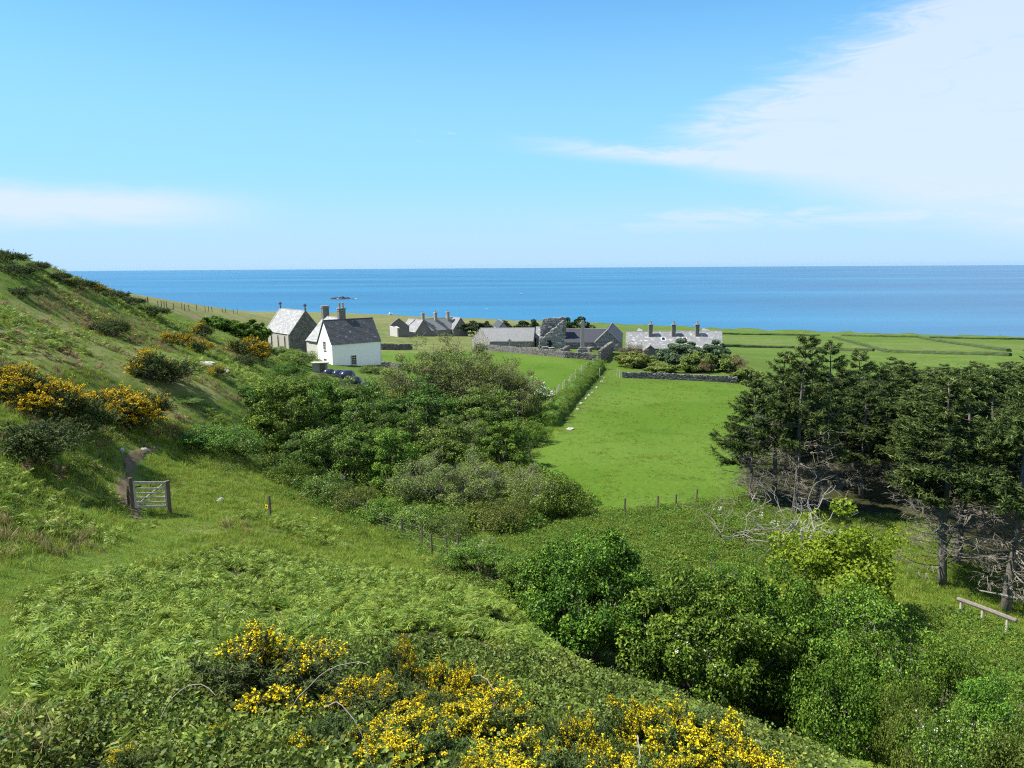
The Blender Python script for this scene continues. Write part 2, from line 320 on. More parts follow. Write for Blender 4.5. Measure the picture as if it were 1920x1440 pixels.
lushc = k.ramp(fine, (.25, (.055, .108, .011)), (.5, (.080, .140, .015)), (.78, (.110, .172, .025)))
rough_c = k.ramp(fine, (.25, (.050, .080, .015)), (.55, (.090, .125, .026)), (.8, (.132, .156, .046)))
dry_c = k.ramp(mid, (.3, (.118, .126, .042)), (.6, (.190, .175, .076)), (.85, (.27, .235, .13)))
lushf = k.math('ADD', k.attr('lush'), k.math('MULTIPLY', k.math('SUBTRACT', mid, .5), .5), True)
c = k.mix(lushf, rough_c, lushc)
dryf = k.math('MULTIPLY', k.sm(k.math('ADD', k.attr('dry'), k.math('MULTIPLY', k.math('SUBTRACT', mid, .5), 1.2)), .22, .85), .85)
c = k.mix(dryf, c, dry_c)
c = k.mix(k.sm(tuft, .60, .74, 0, .45), c, (.036, .080, .010))
c = k.mix(k.math('MULTIPLY', k.attr('litter_shade'), .85), c, k.ramp(fine, (.3, (.014, .011, .006)), (.7, (.040, .031, .018))))  # brown plant litter, its tone deepened to stand in for shade under the plants
c = k.mix(k.sm(big, .38, .64, 0, .55), c, k.hsv(c, .487, .92, 1.28))
c = k.mix(k.sm(k.noise(.19, 5, .7), .52, .68, 0, .5), c, k.hsv(c, .51, 1.05, .74))
c = k.hsv(c, .505, 1.06, .84)
k.out(k.bsdf(c, .95, .12, k.bump(k.math('ADD', k.math('MULTIPLY', fine, .6), tuft), .7, .12)))
ground = obj('ground', make_mesh('ground', GP, GF, m_ground, smooth=True, extra={'lush': lush, 'dry': dry, 'litter_shade': litter_shade}), kind='structure')
# ------------------------------------------------------------------ sea
m_sea, nt = new_mat('sea'); k = NT(nt)
w1 = k.noise(.035, 6, .65, stretch=(.35, 1, 1)); w2 = k.noise(.0022, 5, .6, stretch=(.25, 1, 1)); w3 = k.noise(.35, 4, .6)
c = k.ramp(w2, (.36, (.003, .066, .155)), (.5, (.005, .094, .20)), (.64, (.014, .135, .25)))
c = k.mix(k.sm(w1, .55, .75, 0, .35), c, (.015, .13, .25))
k.out(k.bsdf(c, .32, .22, k.bump(k.math('ADD', w1, k.math('MULTIPLY', w3, .3)), .25, .6)))
SEA_R = 30000.0
sa = np.linspace(0, 2*math.pi, 97)[:-1]; rings = np.array([200, 450, 800, 1500, 3000, 7000, 15000, SEA_R])
SV = np.concatenate([[[0, 0, 0]]]+[np.stack([r_*np.cos(sa), r_*np.sin(sa), 0*sa], 1) for r_ in rings])
SF = [(0, 1+i, 1+(i+1) % 96) for i in range(96)]+[(1+j*96+i, 1+(j+1)*96+i, 1+(j+1)*96+(i+1) % 96, 1+j*96+(i+1) % 96) for j in range(len(rings)-1) for i in range(96)]
sea = obj('sea', make_mesh('sea', SV, SF, m_sea), kind='structure')

# ------------------------------------------------------------------ sea air: pale even haze round the whole place
HAZE = 1.2e-5
m_haze, nt = new_mat('haze'); pv = nt.nodes.new('ShaderNodeVolumePrincipled'); pv.inputs['Color'].default_value = (.42, .66, .92, 1); pv.inputs['Density'].default_value = HAZE; pv.inputs['Anisotropy'].default_value = .2
mo = nt.nodes.new('ShaderNodeOutputMaterial'); nt.links.new(pv.outputs[0], mo.inputs['Volume'])
_hb = MB(); _hb.box((0, 0, 41), (64000, 64000, 96)); hzo = _hb.obj('haze', m_haze, None, 'stuff'); hzo['label'] = 'thin pale sea haze in the air over water and fields'; hzo['category'] = 'haze'
# ------------------------------------------------------------------ plant materials
M_ELDER = leaf_mat('elder_leaf', (.014, .036, .006), (.052, .112, .014), (.142, .222, .036), .16)
M_WILLOW = leaf_mat('willow_leaf', (.016, .036, .008), (.060, .112, .020), (.150, .212, .048), .15, varh=.04)
M_SALLOW = leaf_mat('sallow_leaf', (.044, .068, .020), (.092, .128, .036), (.165, .200, .068), .20, varh=.03)
M_YELLOW = leaf_mat('sycamore_leaf', (.048, .086, .008), (.098, .160, .014), (.160, .225, .026), .26)
M_HAW = leaf_mat('thorn_leaf', (.030, .060, .012), (.062, .112, .020), (.112, .160, .040), .22)
M_PITTO = leaf_mat('grey_leaf', (.030, .052, .022), (.066, .100, .044), (.125, .160, .084), .18, boost=(1.2, 1.25, 1.3))
M_SPRUCE = leaf_mat('spruce_needle', (.010, .018, .006), (.042, .064, .020), (.122, .160, .050), .12, .65, .1, varh=.03, boost=(1.5, 1.5, 1.2))
M_PINE = leaf_mat('pine_needle', (.008, .018, .008), (.020, .038, .014), (.042, .062, .020), .08, .6, .2)
M_GORSE = leaf_mat('gorse_spine', (.018, .032, .010), (.042, .070, .018), (.090, .120, .034), .10, .6, .25)
M_GFLOWER = leaf_mat('gorse_flower', (.60, .42, .004), (.78, .60, .008), (.84, .70, .018), .22, .6, .1, varh=.008, varv=.12, tc=1.0, boost=(1, 1, 1))
M_GFLOWER2 = leaf_mat('gorse_flower_orange', (.60, .36, .006), (.74, .50, .010), (.82, .60, .02), .2, .6, .1, varh=.008, varv=.2, tc=1.0, boost=(1, 1, 1))
M_BRACKEN = leaf_mat('bracken', (.026, .050, .009), (.082, .130, .021), (.168, .222, .046), .22, varh=.03)
M_BRAMBLE = leaf_mat('bramble_leaf', (.030, .048, .012), (.070, .104, .022), (.160, .196, .050), .22, .5, .22, varh=.04)
M_HERB = leaf_mat('herb_leaf', (.038, .072, .012), (.082, .136, .024), (.140, .200, .044), .24, varh=.05)
M_GRASS = leaf_mat('grass_blade', (.066, .102, .020), (.124, .180, .034), (.205, .250, .070), .28, .6, .12, varh=.05)
M_STRAW = leaf_mat('dry_grass', (.11, .100, .036), (.22, .180, .078), (.34, .285, .150), .25, .7, .15, varh=.03, tc=1.0, boost=(1.05, 1.05, 1.0))
M_DEADB = leaf_mat('dead_bracken', (.075, .042, .022), (.160, .100, .058), (.270, .190, .120), .15, .8, .1, varh=.03, tc=1.0, boost=(1.05, 1.05, 1.0))
M_WHITEF = leaf_mat('white_flower', (.55, .56, .48), (.70, .70, .62), (.80, .80, .74), .2, .6, .1, varh=.0, varv=.1, tc=1.0, boost=(.9, .9, .9))
M_BARK = plain_mat('bark', (.045, .038, .030), (.130, .115, .095), 6, .9, .15, .6, .03, stretch=(1, 1, .25))
M_BARKL = plain_mat('pale_bark', (.090, .080, .066), (.230, .215, .180), 7, .9, .15, .6, .03, stretch=(1, 1, .25))
M_DEADW = plain_mat('dead_wood', (.20, .185, .160), (.42, .40, .36), 9, .9, .15, .4, .02, stretch=(1, 1, .2))
M_TWIG = plain_mat('grey_twig', (.15, .13, .10), (.31, .28, .22), 5, .9, .1, .2, .01)
# ------------------------------------------------------------------ plant geometry
def unit(v): return v/(np.linalg.norm(v, axis=-1, keepdims=True)+1e-9)
def leaf_quads(C, N, rng, L, wr=.55, fold=.12, T=None, lv=.35):
    """one folded blade per centre: base, right, tip, left"""
    n = len(C); N = unit(N)
    if T is None: T = rng.normal(size=(n, 3))
    T = unit(T-N*(T*N).sum(1, keepdims=True)); B = np.cross(N, T)
    l = (L*(1+rng.uniform(-lv, lv, n)))[:, None]; w = l*wr
    V = np.stack([C-T*l/2, C+B*w/2+N*l*fold-T*l*.05, C+T*l/2-N*l*fold*.6, C-B*w/2+N*l*fold-T*l*.05], 1).reshape(-1, 3)
    return V, np.arange(4*n).reshape(n, 4)
def sph(rng, n): return unit(rng.normal(size=(n, 3)))
def bend(p0, p1, rng, n=5, k=.12, sag=0.0):
    t = np.linspace(0, 1, n)[:, None]; d = np.linalg.norm(p1-p0); m = rng.normal(size=3)*k*d
    return p0*(1-t)+p1*t+m*(t*(1-t)*2)+np.array([0, 0, 1.0])*sag*(t*(1-t)*4)*d
def crown_points(rng, n, W, H, low, depth=.55, lump=.25, lean=(0, 0)):
    """clump centres in an uneven dome between the heights low*H and H"""
    out = []; ph = rng.uniform(0, 6.28, 4)
    while len(out) < n:
        d = sph(rng, 1)[0]; a = math.atan2(d[1], d[0])
        if d[2] < -.55: continue
        f = 1+lump*(math.sin(2*a+ph[0])*.5+math.sin(3*a+ph[1]+2*d[2])*.5+math.sin(5*a+ph[2])*.3)
        r = f*rng.uniform(depth, 1.0); zc = low*H+(H-low*H)*.42
        p = np.array([d[0]*W/2*r, d[1]*W/2*r, zc+d[2]*(H-zc if d[2] > 0 else zc-low*H)*r])
        p[:2] += np.array(lean)*p[2]/H; out.append(p)
    return np.array(out)
def broadleaf(seed, H, W, clumps, per, L, leafm, barkm, low=.12, cr=.16, stems=5, wr=.6, depth=.5, lump=.25, up=.5, twigs=0, stem_r=.05, lean=(0, 0), flowers=0, flat=.8, flower_l=.1, sparse=0.0):
    rng = np.random.default_rng(seed); C = crown_points(rng, clumps, W, H, low, depth, lump, lean)
    parts = []; P = []; N = []; T = []
    mid = np.array([lean[0]*.5, lean[1]*.5, H*(low+(1-low)*.35)])
    for c in C:
        m = int(per*rng.uniform(.45, 1.5)*(1 if rng.random() > sparse else .15)); r = cr*W*rng.uniform(.6, 1.25)
        d = sph(rng, m); q = d*(rng.uniform(.35, 1, (m, 1))**.5)*r*np.array([1, 1, flat]); P.append(c+q)
        N.append(d*.6+unit((c-mid)[None])*.4+np.array([0, 0, up])+rng.normal(size=(m, 3))*.8)
        hgt = (q[:, 2]/r*.5+.5); T.append(np.clip(rng.normal(.46, .27, m)+.22*(hgt-.5)+rng.normal(0, .10), 0, 1))
    P = np.vstack(P); N = np.vstack(N); T = np.concatenate(T); P[:, 2] = np.maximum(P[:, 2], .03)
    V, F = leaf_quads(P, N, rng, L, wr); parts.append(('crown', make_mesh('crown', V, F, leafm, np.repeat(T, 4))))
    mb = MB(); tips = []
    roots = [np.array([rng.uniform(-.06, .06)*W, rng.uniform(-.06, .06)*W, -.25]) for _ in range(stems)]
    for i in rng.permutation(len(C))[:max(stems*4, 14)]:
        r0 = roots[int(rng.integers(stems))]; pts = bend(r0, C[i], rng, 6, .10, .04); rr = stem_r*np.linspace(1, .22, 6)*rng.uniform(.7, 1.2)
        mb.tube(pts, rr, 5); tips.append(pts)
    parts.append(('trunk', mb.mesh('trunk', barkm)))
    if twigs:
        mb = MB()
        for _ in range(twigs):
            c = C[int(rng.integers(len(C)))]; o = unit((c-mid)[None])[0]; p0 = c+rng.normal(size=3)*cr*W*.3-o*.1*W; d = o*.8+np.array([0, 0, .45])+rng.normal(size=3)*.45
            ln = rng.uniform(.07, .16)*H; pts = bend(p0, p0+unit(d[None])[0]*ln, rng, 4, .10); mb.tube(pts, np.linspace(.016, .006, 4)*max(1, H/6), 3, cap=False)
            for _ in range(4):
                q0 = pts[int(rng.integers(1, 4))]; e = q0+unit((d+rng.normal(size=3)*.6)[None])[0]*ln*.4; mb.tube(np.array([q0, (q0+e)/2+rng.normal(size=3)*.02, e]), np.linspace(.010, .005, 3)*max(1, H/6), 3, cap=False)
        parts.append(('bare_twigs', mb.mesh('bare_twigs', M_TWIG)))
    if flowers:
        ii = rng.permutation(len(P))[:flowers*3]; ii = ii[P[ii, 2] > H*.5][:flowers]
        q = np.repeat(P[ii]+unit(N[ii])*.08, 4, 0)+rng.normal(size=(len(ii)*4, 3))*flower_l*.5
        V, F = leaf_quads(q, np.tile(np.array([0, 0, 1.0]), (len(q), 1))+rng.normal(size=(len(q), 3))*.4, rng, flower_l, .9)
        parts.append(('blossom', make_mesh('blossom', V, F, M_WHITEF, np.repeat(rng.uniform(0, 1, len(q)), 4))))
    return parts
def conifer(seed, H, W, whorls, leafm=None, bare=.35, dens=1.0, top=.55, trunk_r=.15, lean=0.0, tw=22, barkm=None):
    """spruce: straight tapered trunk, whorls of drooping boughs with hanging needle sprays, grey dead boughs below"""
    rng = np.random.default_rng(seed); leafm = leafm or M_SPRUCE; mbT = MB(); mbB = MB(); mbD = MB(); P = []; Dv = []; Nn = []; Tn = []; Ln = []
    ax = lambda z: np.array([lean*(z/H)**2*H*.06+.05*math.sin(z*.9+seed), .05*math.cos(z*.8+seed), z])
    zz = np.linspace(-.3, H*.985, 12); mbT.tube(np.array([ax(z) for z in zz]), trunk_r*np.linspace(1.15, .12, 12)*np.where(zz < .2, 1.25, 1), 8)
    for i in range(whorls):
        f = (i+rng.uniform(-.3, .3))/(whorls-1); z = H*(.10+.87*max(0, min(1, f)))
        prof = (1-max(0, (z/H-.35)/.65))**.9*(.66+.34*min(1, z/(H*.4))); live = z/H > bare+rng.uniform(-.10, .10)
        for j in range(int(rng.integers(4, 7)) if live else int(rng.integers(4, 8))):
            a = rng.uniform(0, 6.283); ln = W/2*prof*rng.uniform(.55, 1.12)+.25; el = rng.uniform(-.10, .45)+.85*max(0, z/H-.62)*1.6
            d = np.array([math.cos(a), math.sin(a), math.sin(el)]); p0 = ax(z); n = 6; t = np.linspace(0, 1, n)[:, None]
            pts = p0+d*ln*t+np.array([0, 0, 1])*(-.16*ln*t*(1-t)*2+.10*ln*t**3)+rng.normal(size=3)*.06*t
            (mbB if live else mbD).tube(pts, np.linspace(.032, .007, n)*(H/10), 4 if live else 3, cap=False)
            side = np.cross(unit(d[None])[0], [0, 0, 1.0])
            if live:
                for q in range(int(6+ln*9*dens)):
                    s = rng.uniform(.22, 1.0); b = p0+(pts-p0)[min(n-1, int(s*(n-1)))]*1.0; kk = s*(n-1); i0 = min(n-2, int(kk)); b = pts[i0]+(pts[i0+1]-pts[i0])*(kk-i0)
                    sd_ = rng.choice([-1, 1]); tl = ln*(.16+.34*(1-s))*rng.uniform(.6, 1.2)+.10
                    td = unit((side*sd_*rng.uniform(.4, 1)+unit(d[None])[0]*.8+np.array([0, 0, rng.uniform(-.75, .5)]))[None])[0]
                    m = max(8, int(tl*34)); u = np.linspace(.08, 1, m)[:, None]; c = b+td*tl*u+np.array([0, 0, -1])*(.10*tl*u*u)+rng.normal(size=(m, 3))*.04
                    P.append(c); Dv.append(td*.8+rng.normal(size=(m, 3))*.6); Nn.append(np.array([0, 0, .5])+rng.normal(size=(m, 3)))
                    tip = np.clip(.10+.45*u[:, 0]*s+.25*(z/H)+rng.normal(0, .17, m), 0, 1); Tn.append(tip); Ln.append(np.full(m, .20+.06*rng.random()))
            else:
                for q in range(int(4+ln*3.2)):
                    s = rng.uniform(.2, 1.0); kk = s*(n-1); i0 = min(n-2, int(kk)); b = pts[i0]+(pts[i0+1]-pts[i0])*(kk-i0)
                    e = b+(side*rng.choice([-1, 1])*rng.uniform(.3, .9)+unit(d[None])[0]*.8+np.array([0, 0, rng.uniform(-.8, .5)]))*ln*rng.uniform(.12, .32)
                    mbD.tube(np.array([b, (b+e)/2+rng.normal(size=3)*.03, e]), [.012, .009, .005], 3, cap=False)
                    for _ in range(2):
                        g = b+(e-b)*rng.uniform(.3, .9); mbD.tube(np.array([g, g+rng.normal(size=3)*.16*np.array([1, 1, .8])]), [.008, .004], 3, cap=False)
    # leader
    m = 26; u = rng.uniform(.90, 1.02, m); c = np.array([ax(H*q) for q in u])+rng.normal(size=(m, 3))*np.array([.10, .10, .03]); P.append(c); Dv.append(rng.normal(size=(m, 3))*.5+np.array([0, 0, 1])); Nn.append(rng.normal(size=(m, 3))); Tn.append(rng.uniform(.4, .9, m)); Ln.append(np.full(m, .2))
    P = np.vstack(P); Dv = np.vstack(Dv); Nn = np.vstack(Nn); Tn = np.concatenate(Tn); Ln = np.concatenate(Ln)
    V, F = leaf_quads(P, Nn, rng, Ln, .20, .03, Dv)
    parts = [('crown', make_mesh('crown', V, F, leafm, np.repeat(Tn, 4))), ('trunk', mbT.mesh('trunk', barkm or M_BARKL, True)), ('bough', mbB.mesh('bough', M_BARK))]
    if mbD.n: parts.append(('dead_bough', mbD.mesh('dead_bough', M_TWIG)))
    return parts
def bare_tree(seed, H, W, mat, n0=6, depth=4, r0=.07):
    rng = np.random.default_rng(seed); mb = MB()
    def grow(p, d, ln, r, lev):
        e = p+d*ln; pts = bend(p, e, rng, 4, .16, .02); mb.tube(pts, np.linspace(r, r*.6, 4), 5 if lev < 2 else 3, cap=False)
        if lev >= depth: return
        for _ in range(int(rng.integers(2, 4))):
            q = pts[int(rng.integers(2, 4))]; nd = unit((d*.9+rng.normal(size=3)*.62+np.array([0, 0, -.02]))[None])[0]; grow(q, nd, ln*rng.uniform(.55, .85), r*.58, lev+1)
    for i in range(n0):
        a = rng.uniform(0, 6.28); grow(np.array([rng.normal()*.05, rng.normal()*.05, -.2]), unit(np.array([[math.cos(a)*W, math.sin(a)*W, H*rng.uniform(.4, 1)]]))[0], H*.42, r0*rng.uniform(.7, 1), 0)
    return [('trunk', mb.mesh('trunk', mat))]
def gorse(seed, H, W, clumps, per, flower, fl=.024, L=.075, fm=None):
    """domed spiny bush; blossom crowds the shoot tips"""
    rng = np.random.default_rng(seed); C = crown_points(rng, clumps, W, H, .04, .55, .35); P = []; Dv = []; T = []; FP = []; FN = []; mid = np.array([0, 0, H*.25]); mb = MB()
    q_ = rng.uniform(0, 6.28, 3); bloom = np.clip(.5+.32*np.sin(C[:, 0]/W*7+q_[0])+.32*np.sin(C[:, 1]/W*7+q_[1])+rng.normal(0, .18, clumps), 0, 1)
    for ci, c in enumerate(C):
        o = unit((c-mid)[None])[0]; r = .13*W*rng.uniform(.7, 1.3)
        for s in range(int(per/22)):
            d = unit((o+np.array([0, 0, .5])+rng.normal(size=3)*.55)[None])[0]; b = c+rng.normal(size=3)*r*.45; ln = r*rng.uniform(.8, 1.6); u = rng.uniform(0, 1, 22)[:, None]
            q = b+d*ln*u; P.append(q+rng.normal(size=q.shape)*.012); Dv.append(d*.7+rng.normal(size=q.shape)*.8); T.append(np.clip(.25+.4*u[:, 0]+rng.normal(0, .18, 22), 0, 1))
            if rng.random() < .35: mb.tube(np.array([b-d*ln*.6, b+d*ln*.9]), [.007, .003], 3, cap=False)
            if bloom[ci] < flower and (c[2] > H*.30 or rng.random() < .35):
                m = int(rng.integers(10, 26)); u = rng.uniform(.45, 1.08, m)[:, None]; q = b+d*ln*u+sph(rng, m)*fl*1.1; FP.append(q); FN.append(sph(rng, m)+d*.5)
    P = np.vstack(P); P[:, 2] = np.maximum(P[:, 2], .01); V, F = leaf_quads(P, rng.normal(size=P.shape), rng, L, .20, .04, np.vstack(Dv))
    parts = [('foliage', make_mesh('foliage', V, F, M_GORSE, np.repeat(np.concatenate(T), 4)))]
    for i in rng.permutation(len(C))[:20]: mb.tube(bend(np.array([rng.normal()*.05, rng.normal()*.05, -.15]), C[i], rng, 5, .1), np.linspace(.022, .007, 5), 4, cap=False)
    parts.append(('stems', mb.mesh('stems', M_BARK)))
    if FP:
        FP = np.vstack(FP); V, F = leaf_quads(FP, np.vstack(FN), rng, fl, .95, .25); parts.append(('blossom', make_mesh('blossom', V, F, fm or M_GFLOWER, np.repeat(rng.uniform(0, 1, len(FP)), 4))))
    return parts
def fern(seed, n, L, mat, lie=0.0):
    """bracken: arching stalks with paired toothed pinnae, each held at its own tilt"""
    rng = np.random.default_rng(seed); VV = []; TT = []
    for i in range(n):
        a = rng.uniform(0, 6.283); ln = L*rng.uniform(.5, 1.15); m = 11; t = np.linspace(0, 1, m); h = rng.uniform(.5, 1.0)*(1-lie)
        r = ln*(.12*t+.60*t**1.6); z = ln*h*(1.25*t-.60*t**2.4)+.02; rad = np.array([math.cos(a), math.sin(a), 0]); sd_ = np.array([-math.sin(a), math.cos(a), 0])
        R_ = rad*r[:, None]+np.array([0, 0, 1])*z[:, None]; tg = unit(np.gradient(R_, axis=0)); base_t = rng.normal(.5, .16)
        for j in range(2, m):
            pl = ln*.34*math.sin(math.pi*min(1, (1-t[j])*.90+.08))**.8*(1.0 if t[j] > .3 else .7)+.015
            for s in (-1, 1):
                dr = unit((sd_*s+tg[j]*rng.uniform(.25, .6)+np.array([0, 0, rng.uniform(-.45, .35)]))[None])[0]; ft = unit((tg[j]+np.array([0, 0, rng.uniform(-.9, .9)]))[None])[0]; w = min(pl*.34, ln*.062)*rng.uniform(.8, 1.2)
                tt = np.clip(base_t+rng.normal(0, .2)+.12*t[j], 0, 1); p0 = R_[j]; p1 = R_[j]+dr*pl*.5; p2 = R_[j]+dr*pl+np.array([0, 0, -1])*pl*rng.uniform(0, .2)
                VV.append([p0-ft*w*.35, p1-ft*w*.5, p1+ft*w*.5, p0+ft*w*.35]); VV.append([p1-ft*w*.42, p2, p2+ft*.004, p1+ft*w*.42]); TT += [tt, tt]
        for j in range(m-1): VV.append([R_[j]-sd_*.005, R_[j+1]-sd_*.003, R_[j+1]+sd_*.003, R_[j]+sd_*.005]); TT.append(.6)
    V = np.array(VV).reshape(-1, 3); return make_mesh('fern', V, np.arange(len(V)).reshape(-1, 4), mat, np.repeat(TT, 4))
def grass_tuft(seed, n, L, mat, spread=.12, w=.010, lean=.5):
    rng = np.random.default_rng(seed); VV = []; TT = []
    for i in range(n):
        a = rng.uniform(0, 6.283); b = np.array([rng.normal()*spread, rng.normal()*spread, -.02]); l = L*rng.uniform(.5, 1.1); d = np.array([math.cos(a), math.sin(a), 0])*lean*rng.uniform(.1, 1); s = np.array([-math.sin(a), math.cos(a), 0])*w
        m = b+d*l*.3+np.array([0, 0, l*.6]); e = b+d*l+np.array([0, 0, l*rng.uniform(.75, 1)]); tt = np.clip(rng.normal(.5, .22), 0, 1)
        VV += [[b-s, b+s, m+s*.7, m-s*.7], [m-s*.7, m+s*.7, e+s*.12, e-s*.12]]; TT += [tt, tt]
    V = np.array(VV).reshape(-1, 3); return make_mesh('tuft', V, np.arange(len(V)).reshape(-1, 4), mat, np.repeat(TT, 4))
def herb(seed, n, r, h, L, mat, wr=.6, canes=0, white=0, wl=.03):
    """low leafy mound, optionally with bare arching canes or white heads"""
    rng = np.random.default_rng(seed); a = rng.uniform(0, 6.283, n); q = np.sqrt(rng.uniform(0, 1, n)); top = h*(1-.75*q*q)
    P = np.stack([r*q*np.cos(a), r*q*np.sin(a), top*rng.uniform(.25, 1.0, n)**.6], 1)
    V, F = leaf_quads(P, np.array([0, 0, .9])+np.stack([np.cos(a)*q, np.sin(a)*q, 0*q], 1)*.5+rng.normal(size=(n, 3))*.85, rng, L, wr, .12)
    return make_mesh('herb', V, F, mat, np.repeat(np.clip(rng.normal(.48, .30, n), 0, 1), 4))
def umbels(seed, n, r, h):
    rng = np.random.default_rng(seed); VV = []
    for i in range(n):
        a = rng.uniform(0, 6.283); q = rng.uniform(0, r); c = np.array([q*math.cos(a), q*math.sin(a), h*rng.uniform(.6, 1.1)])
        for j in range(9): d = np.array([rng.normal()*.035, rng.normal()*.035, rng.normal()*.012]); VV.append([c+d+np.array(o)*.016 for o in ((-1, -1, 0), (1, -1, .2), (1, 1, 0), (-1, 1, .2))])
        VV.append([np.array([c[0]*.7, c[1]*.7, 0])-[.004, 0, 0], np.array([c[0]*.7, c[1]*.7, 0])+[.004, 0, 0], c+[.003, 0, 0], c-[.003, 0, 0]])
    V = np.array(VV).reshape(-1, 3); return make_mesh('umbel', V, np.arange(len(V)).reshape(-1, 4), M_WHITEF, np.full(len(V), .6))
# ------------------------------------------------------------------ planting
def plant(name, parts, label, cat, x, y, sx=1.0, sz=1.0, rz=None, group=None, z=None, tilt=(0, 0), sy=None):
    o = thing(name, label, cat, (x, y, (hz(x, y) if z is None else z)), random.uniform(0, 6.28) if rz is None else rz, group)
    o.scale = (sx, sy or sx, sz); o.rotation_euler = (tilt[0], tilt[1], o.rotation_euler.z)
    for nm, me in parts: obj(nm, me, o, 'stuff' if nm in ('bare_twigs', 'dead_bough', 'blossom', 'bough', 'stems') else None)
    return o
def place_px(px, D, top, width, Hn, Wn):
    """ground spot in the column px at forward distance D, and the scales that give the photographed top and width there"""
    g = at(px, 700, D); x, y = g[0], D
    for _ in range(3):
        z = hz(x, y); u, v = proj(np.array([[x, y, z]])); x += (px-u[0])/FPX*D
    zt = at(px, top, D)[2]; return x, y, z, (width/FPX*D)/Wn, max(.2, (zt-z))/Hn
def scatter(name, P, protos, label, cat=None, scl=(.7, 1.3), tilt=.18, rng=None, slope=True, smul=None):
    """ground cover nobody could count: one object whose points carry the small plants"""
    rng = rng or RNG; n = len(P); pc = bpy.data.collections.new(name+'_kit')
    for i, m in enumerate(protos): pc.objects.link(bpy.data.objects.new('%s_kit_%02d' % (name, i), m))
    me = bpy.data.meshes.new(name); me.vertices.add(n); me.vertices.foreach_set('co', np.asarray(P, np.float32).ravel())
    rot = np.stack([rng.normal(0, tilt, n), rng.normal(0, tilt, n), rng.uniform(0, 6.283, n)], 1).astype(np.float32)
    a = me.attributes.new('rot', 'FLOAT_VECTOR', 'POINT'); a.data.foreach_set('vector', rot.ravel())
    s = rng.uniform(*scl, n).astype(np.float32)
    if smul is not None: s = (s*smul).astype(np.float32)
    a = me.attributes.new('scl', 'FLOAT', 'POINT'); a.data.foreach_set('value', s)
    a = me.attributes.new('pick', 'INT', 'POINT'); a.data.foreach_set('value', rng.integers(0, len(protos), n).astype(np.int32))
    o = obj(name, me, kind='stuff'); o['label'] = label; o['category'] = cat or name.replace('_', ' ')
    ng = bpy.data.node_groups.new(name+'_nodes', 'GeometryNodeTree')
    ng.interface.new_socket('Geometry', in_out='INPUT', socket_type='NodeSocketGeometry'); ng.interface.new_socket('Geometry', in_out='OUTPUT', socket_type='NodeSocketGeometry')
    gi = ng.nodes.new('NodeGroupInput'); go = ng.nodes.new('NodeGroupOutput'); ip = ng.nodes.new('GeometryNodeInstanceOnPoints'); ci = ng.nodes.new('GeometryNodeCollectionInfo')
    ci.inputs['Collection'].default_value = pc; ci.inputs['Separate Children'].default_value = True; ci.inputs['Reset Children'].default_value = True
    def na(nm, t): q = ng.nodes.new('GeometryNodeInputNamedAttribute'); q.data_type = t; q.inputs[0].default_value = nm; return q.outputs[0]
    er = ng.nodes.new('FunctionNodeEulerToRotation'); L = ng.links.new
    L(na('rot', 'FLOAT_VECTOR'), er.inputs[0]); L(gi.outputs[0], ip.inputs['Points']); L(ci.outputs[0], ip.inputs['Instance']); ip.inputs['Pick Instance'].default_value = True
    L(na('pick', 'INT'), ip.inputs['Instance Index']); L(er.outputs[0], ip.inputs['Rotation']); L(na('scl', 'FLOAT'), ip.inputs['Scale']); L(ip.outputs[0], go.inputs[0])
    md = o.modifiers.new('cover', 'NODES'); md.node_group = ng; return o
def spots(n, xr, yr, keep, seed):
    """random ground points in a world rectangle, kept by a test on their photo pixel and place"""
    rng = np.random.default_rng(seed); x = rng.uniform(*xr, n); y = rng.uniform(*yr, n); z = height(x, y); P = np.stack([x, y, z], 1); u, v = proj(P)
    return P[keep(u+rng.normal(0, 9, n), v+rng.normal(0, 5, n), x, y)]
# ------------------------------------------------------------------ where a pixel's sight line meets the ground (or the sea)
_td = np.exp(np.linspace(math.log(3.0), math.log(1100), 1500))
def hit(px, py):
    d = ray(px, py); d = d/d[1]; P = np.array([0, 0, CAMZ])+d*_td[:, None]; h = height(P[:, 0], P[:, 1]); b = np.nonzero(P[:, 2] <= h)[0]
    if not len(b): i = int(np.argmin((P[:, 2]-h)[200:]))+200; return np.array([P[i, 0], P[i, 1], h[i]])
    i = b[0]; t = _td[i]
    if i:
        a0 = (P[i-1, 2]-h[i-1]); a1 = (h[i]-P[i, 2]); t = _td[i-1]+(_td[i]-_td[i-1])*a0/(a0+a1+1e-9)
    x, y = d[0]*t, t; return np.array([x, y, hz(x, y)])
def hit_sea(px, py): d = ray(px, py); t = -CAMZ/d[2]; return np.array([d[0]*t, d[1]*t, 0.0])
# ------------------------------------------------------------------ building materials
def slate_mat(name, dark, light, spot, thr):
    dark, light, spot = (tuple(a*.74 for a in q) for q in (dark, light, spot))
    m, nt = new_mat(name); k = NT(nt); t = k.attr('tint'); n = k.noise(1.6, 5, .7, k.objc()); n2 = k.noise(7, 4, .7, k.objc())
    c = k.mix(k.math('ADD', k.math('MULTIPLY', t, .22), k.math('MULTIPLY', n, .75), True), dark, light)
    c = k.mix(k.math('MULTIPLY', k.sm(k.math('ADD', k.math('ADD', k.math('MULTIPLY', n2, .5), k.math('MULTIPLY', n, .5)), k.math('MULTIPLY', t, .22)), thr, thr+.12), .8), c, spot)
    k.out(k.bsdf(c, .7, .3, k.bump(n2, .3, .02))); return m
M_SLATE_D = slate_mat('dark_slate', (.060, .064, .072), (.125, .128, .135), (.50, .50, .46), .70)
M_SLATE_L = slate_mat('lichen_slate', (.21, .21, .215), (.36, .36, .355), (.68, .67, .62), .66)
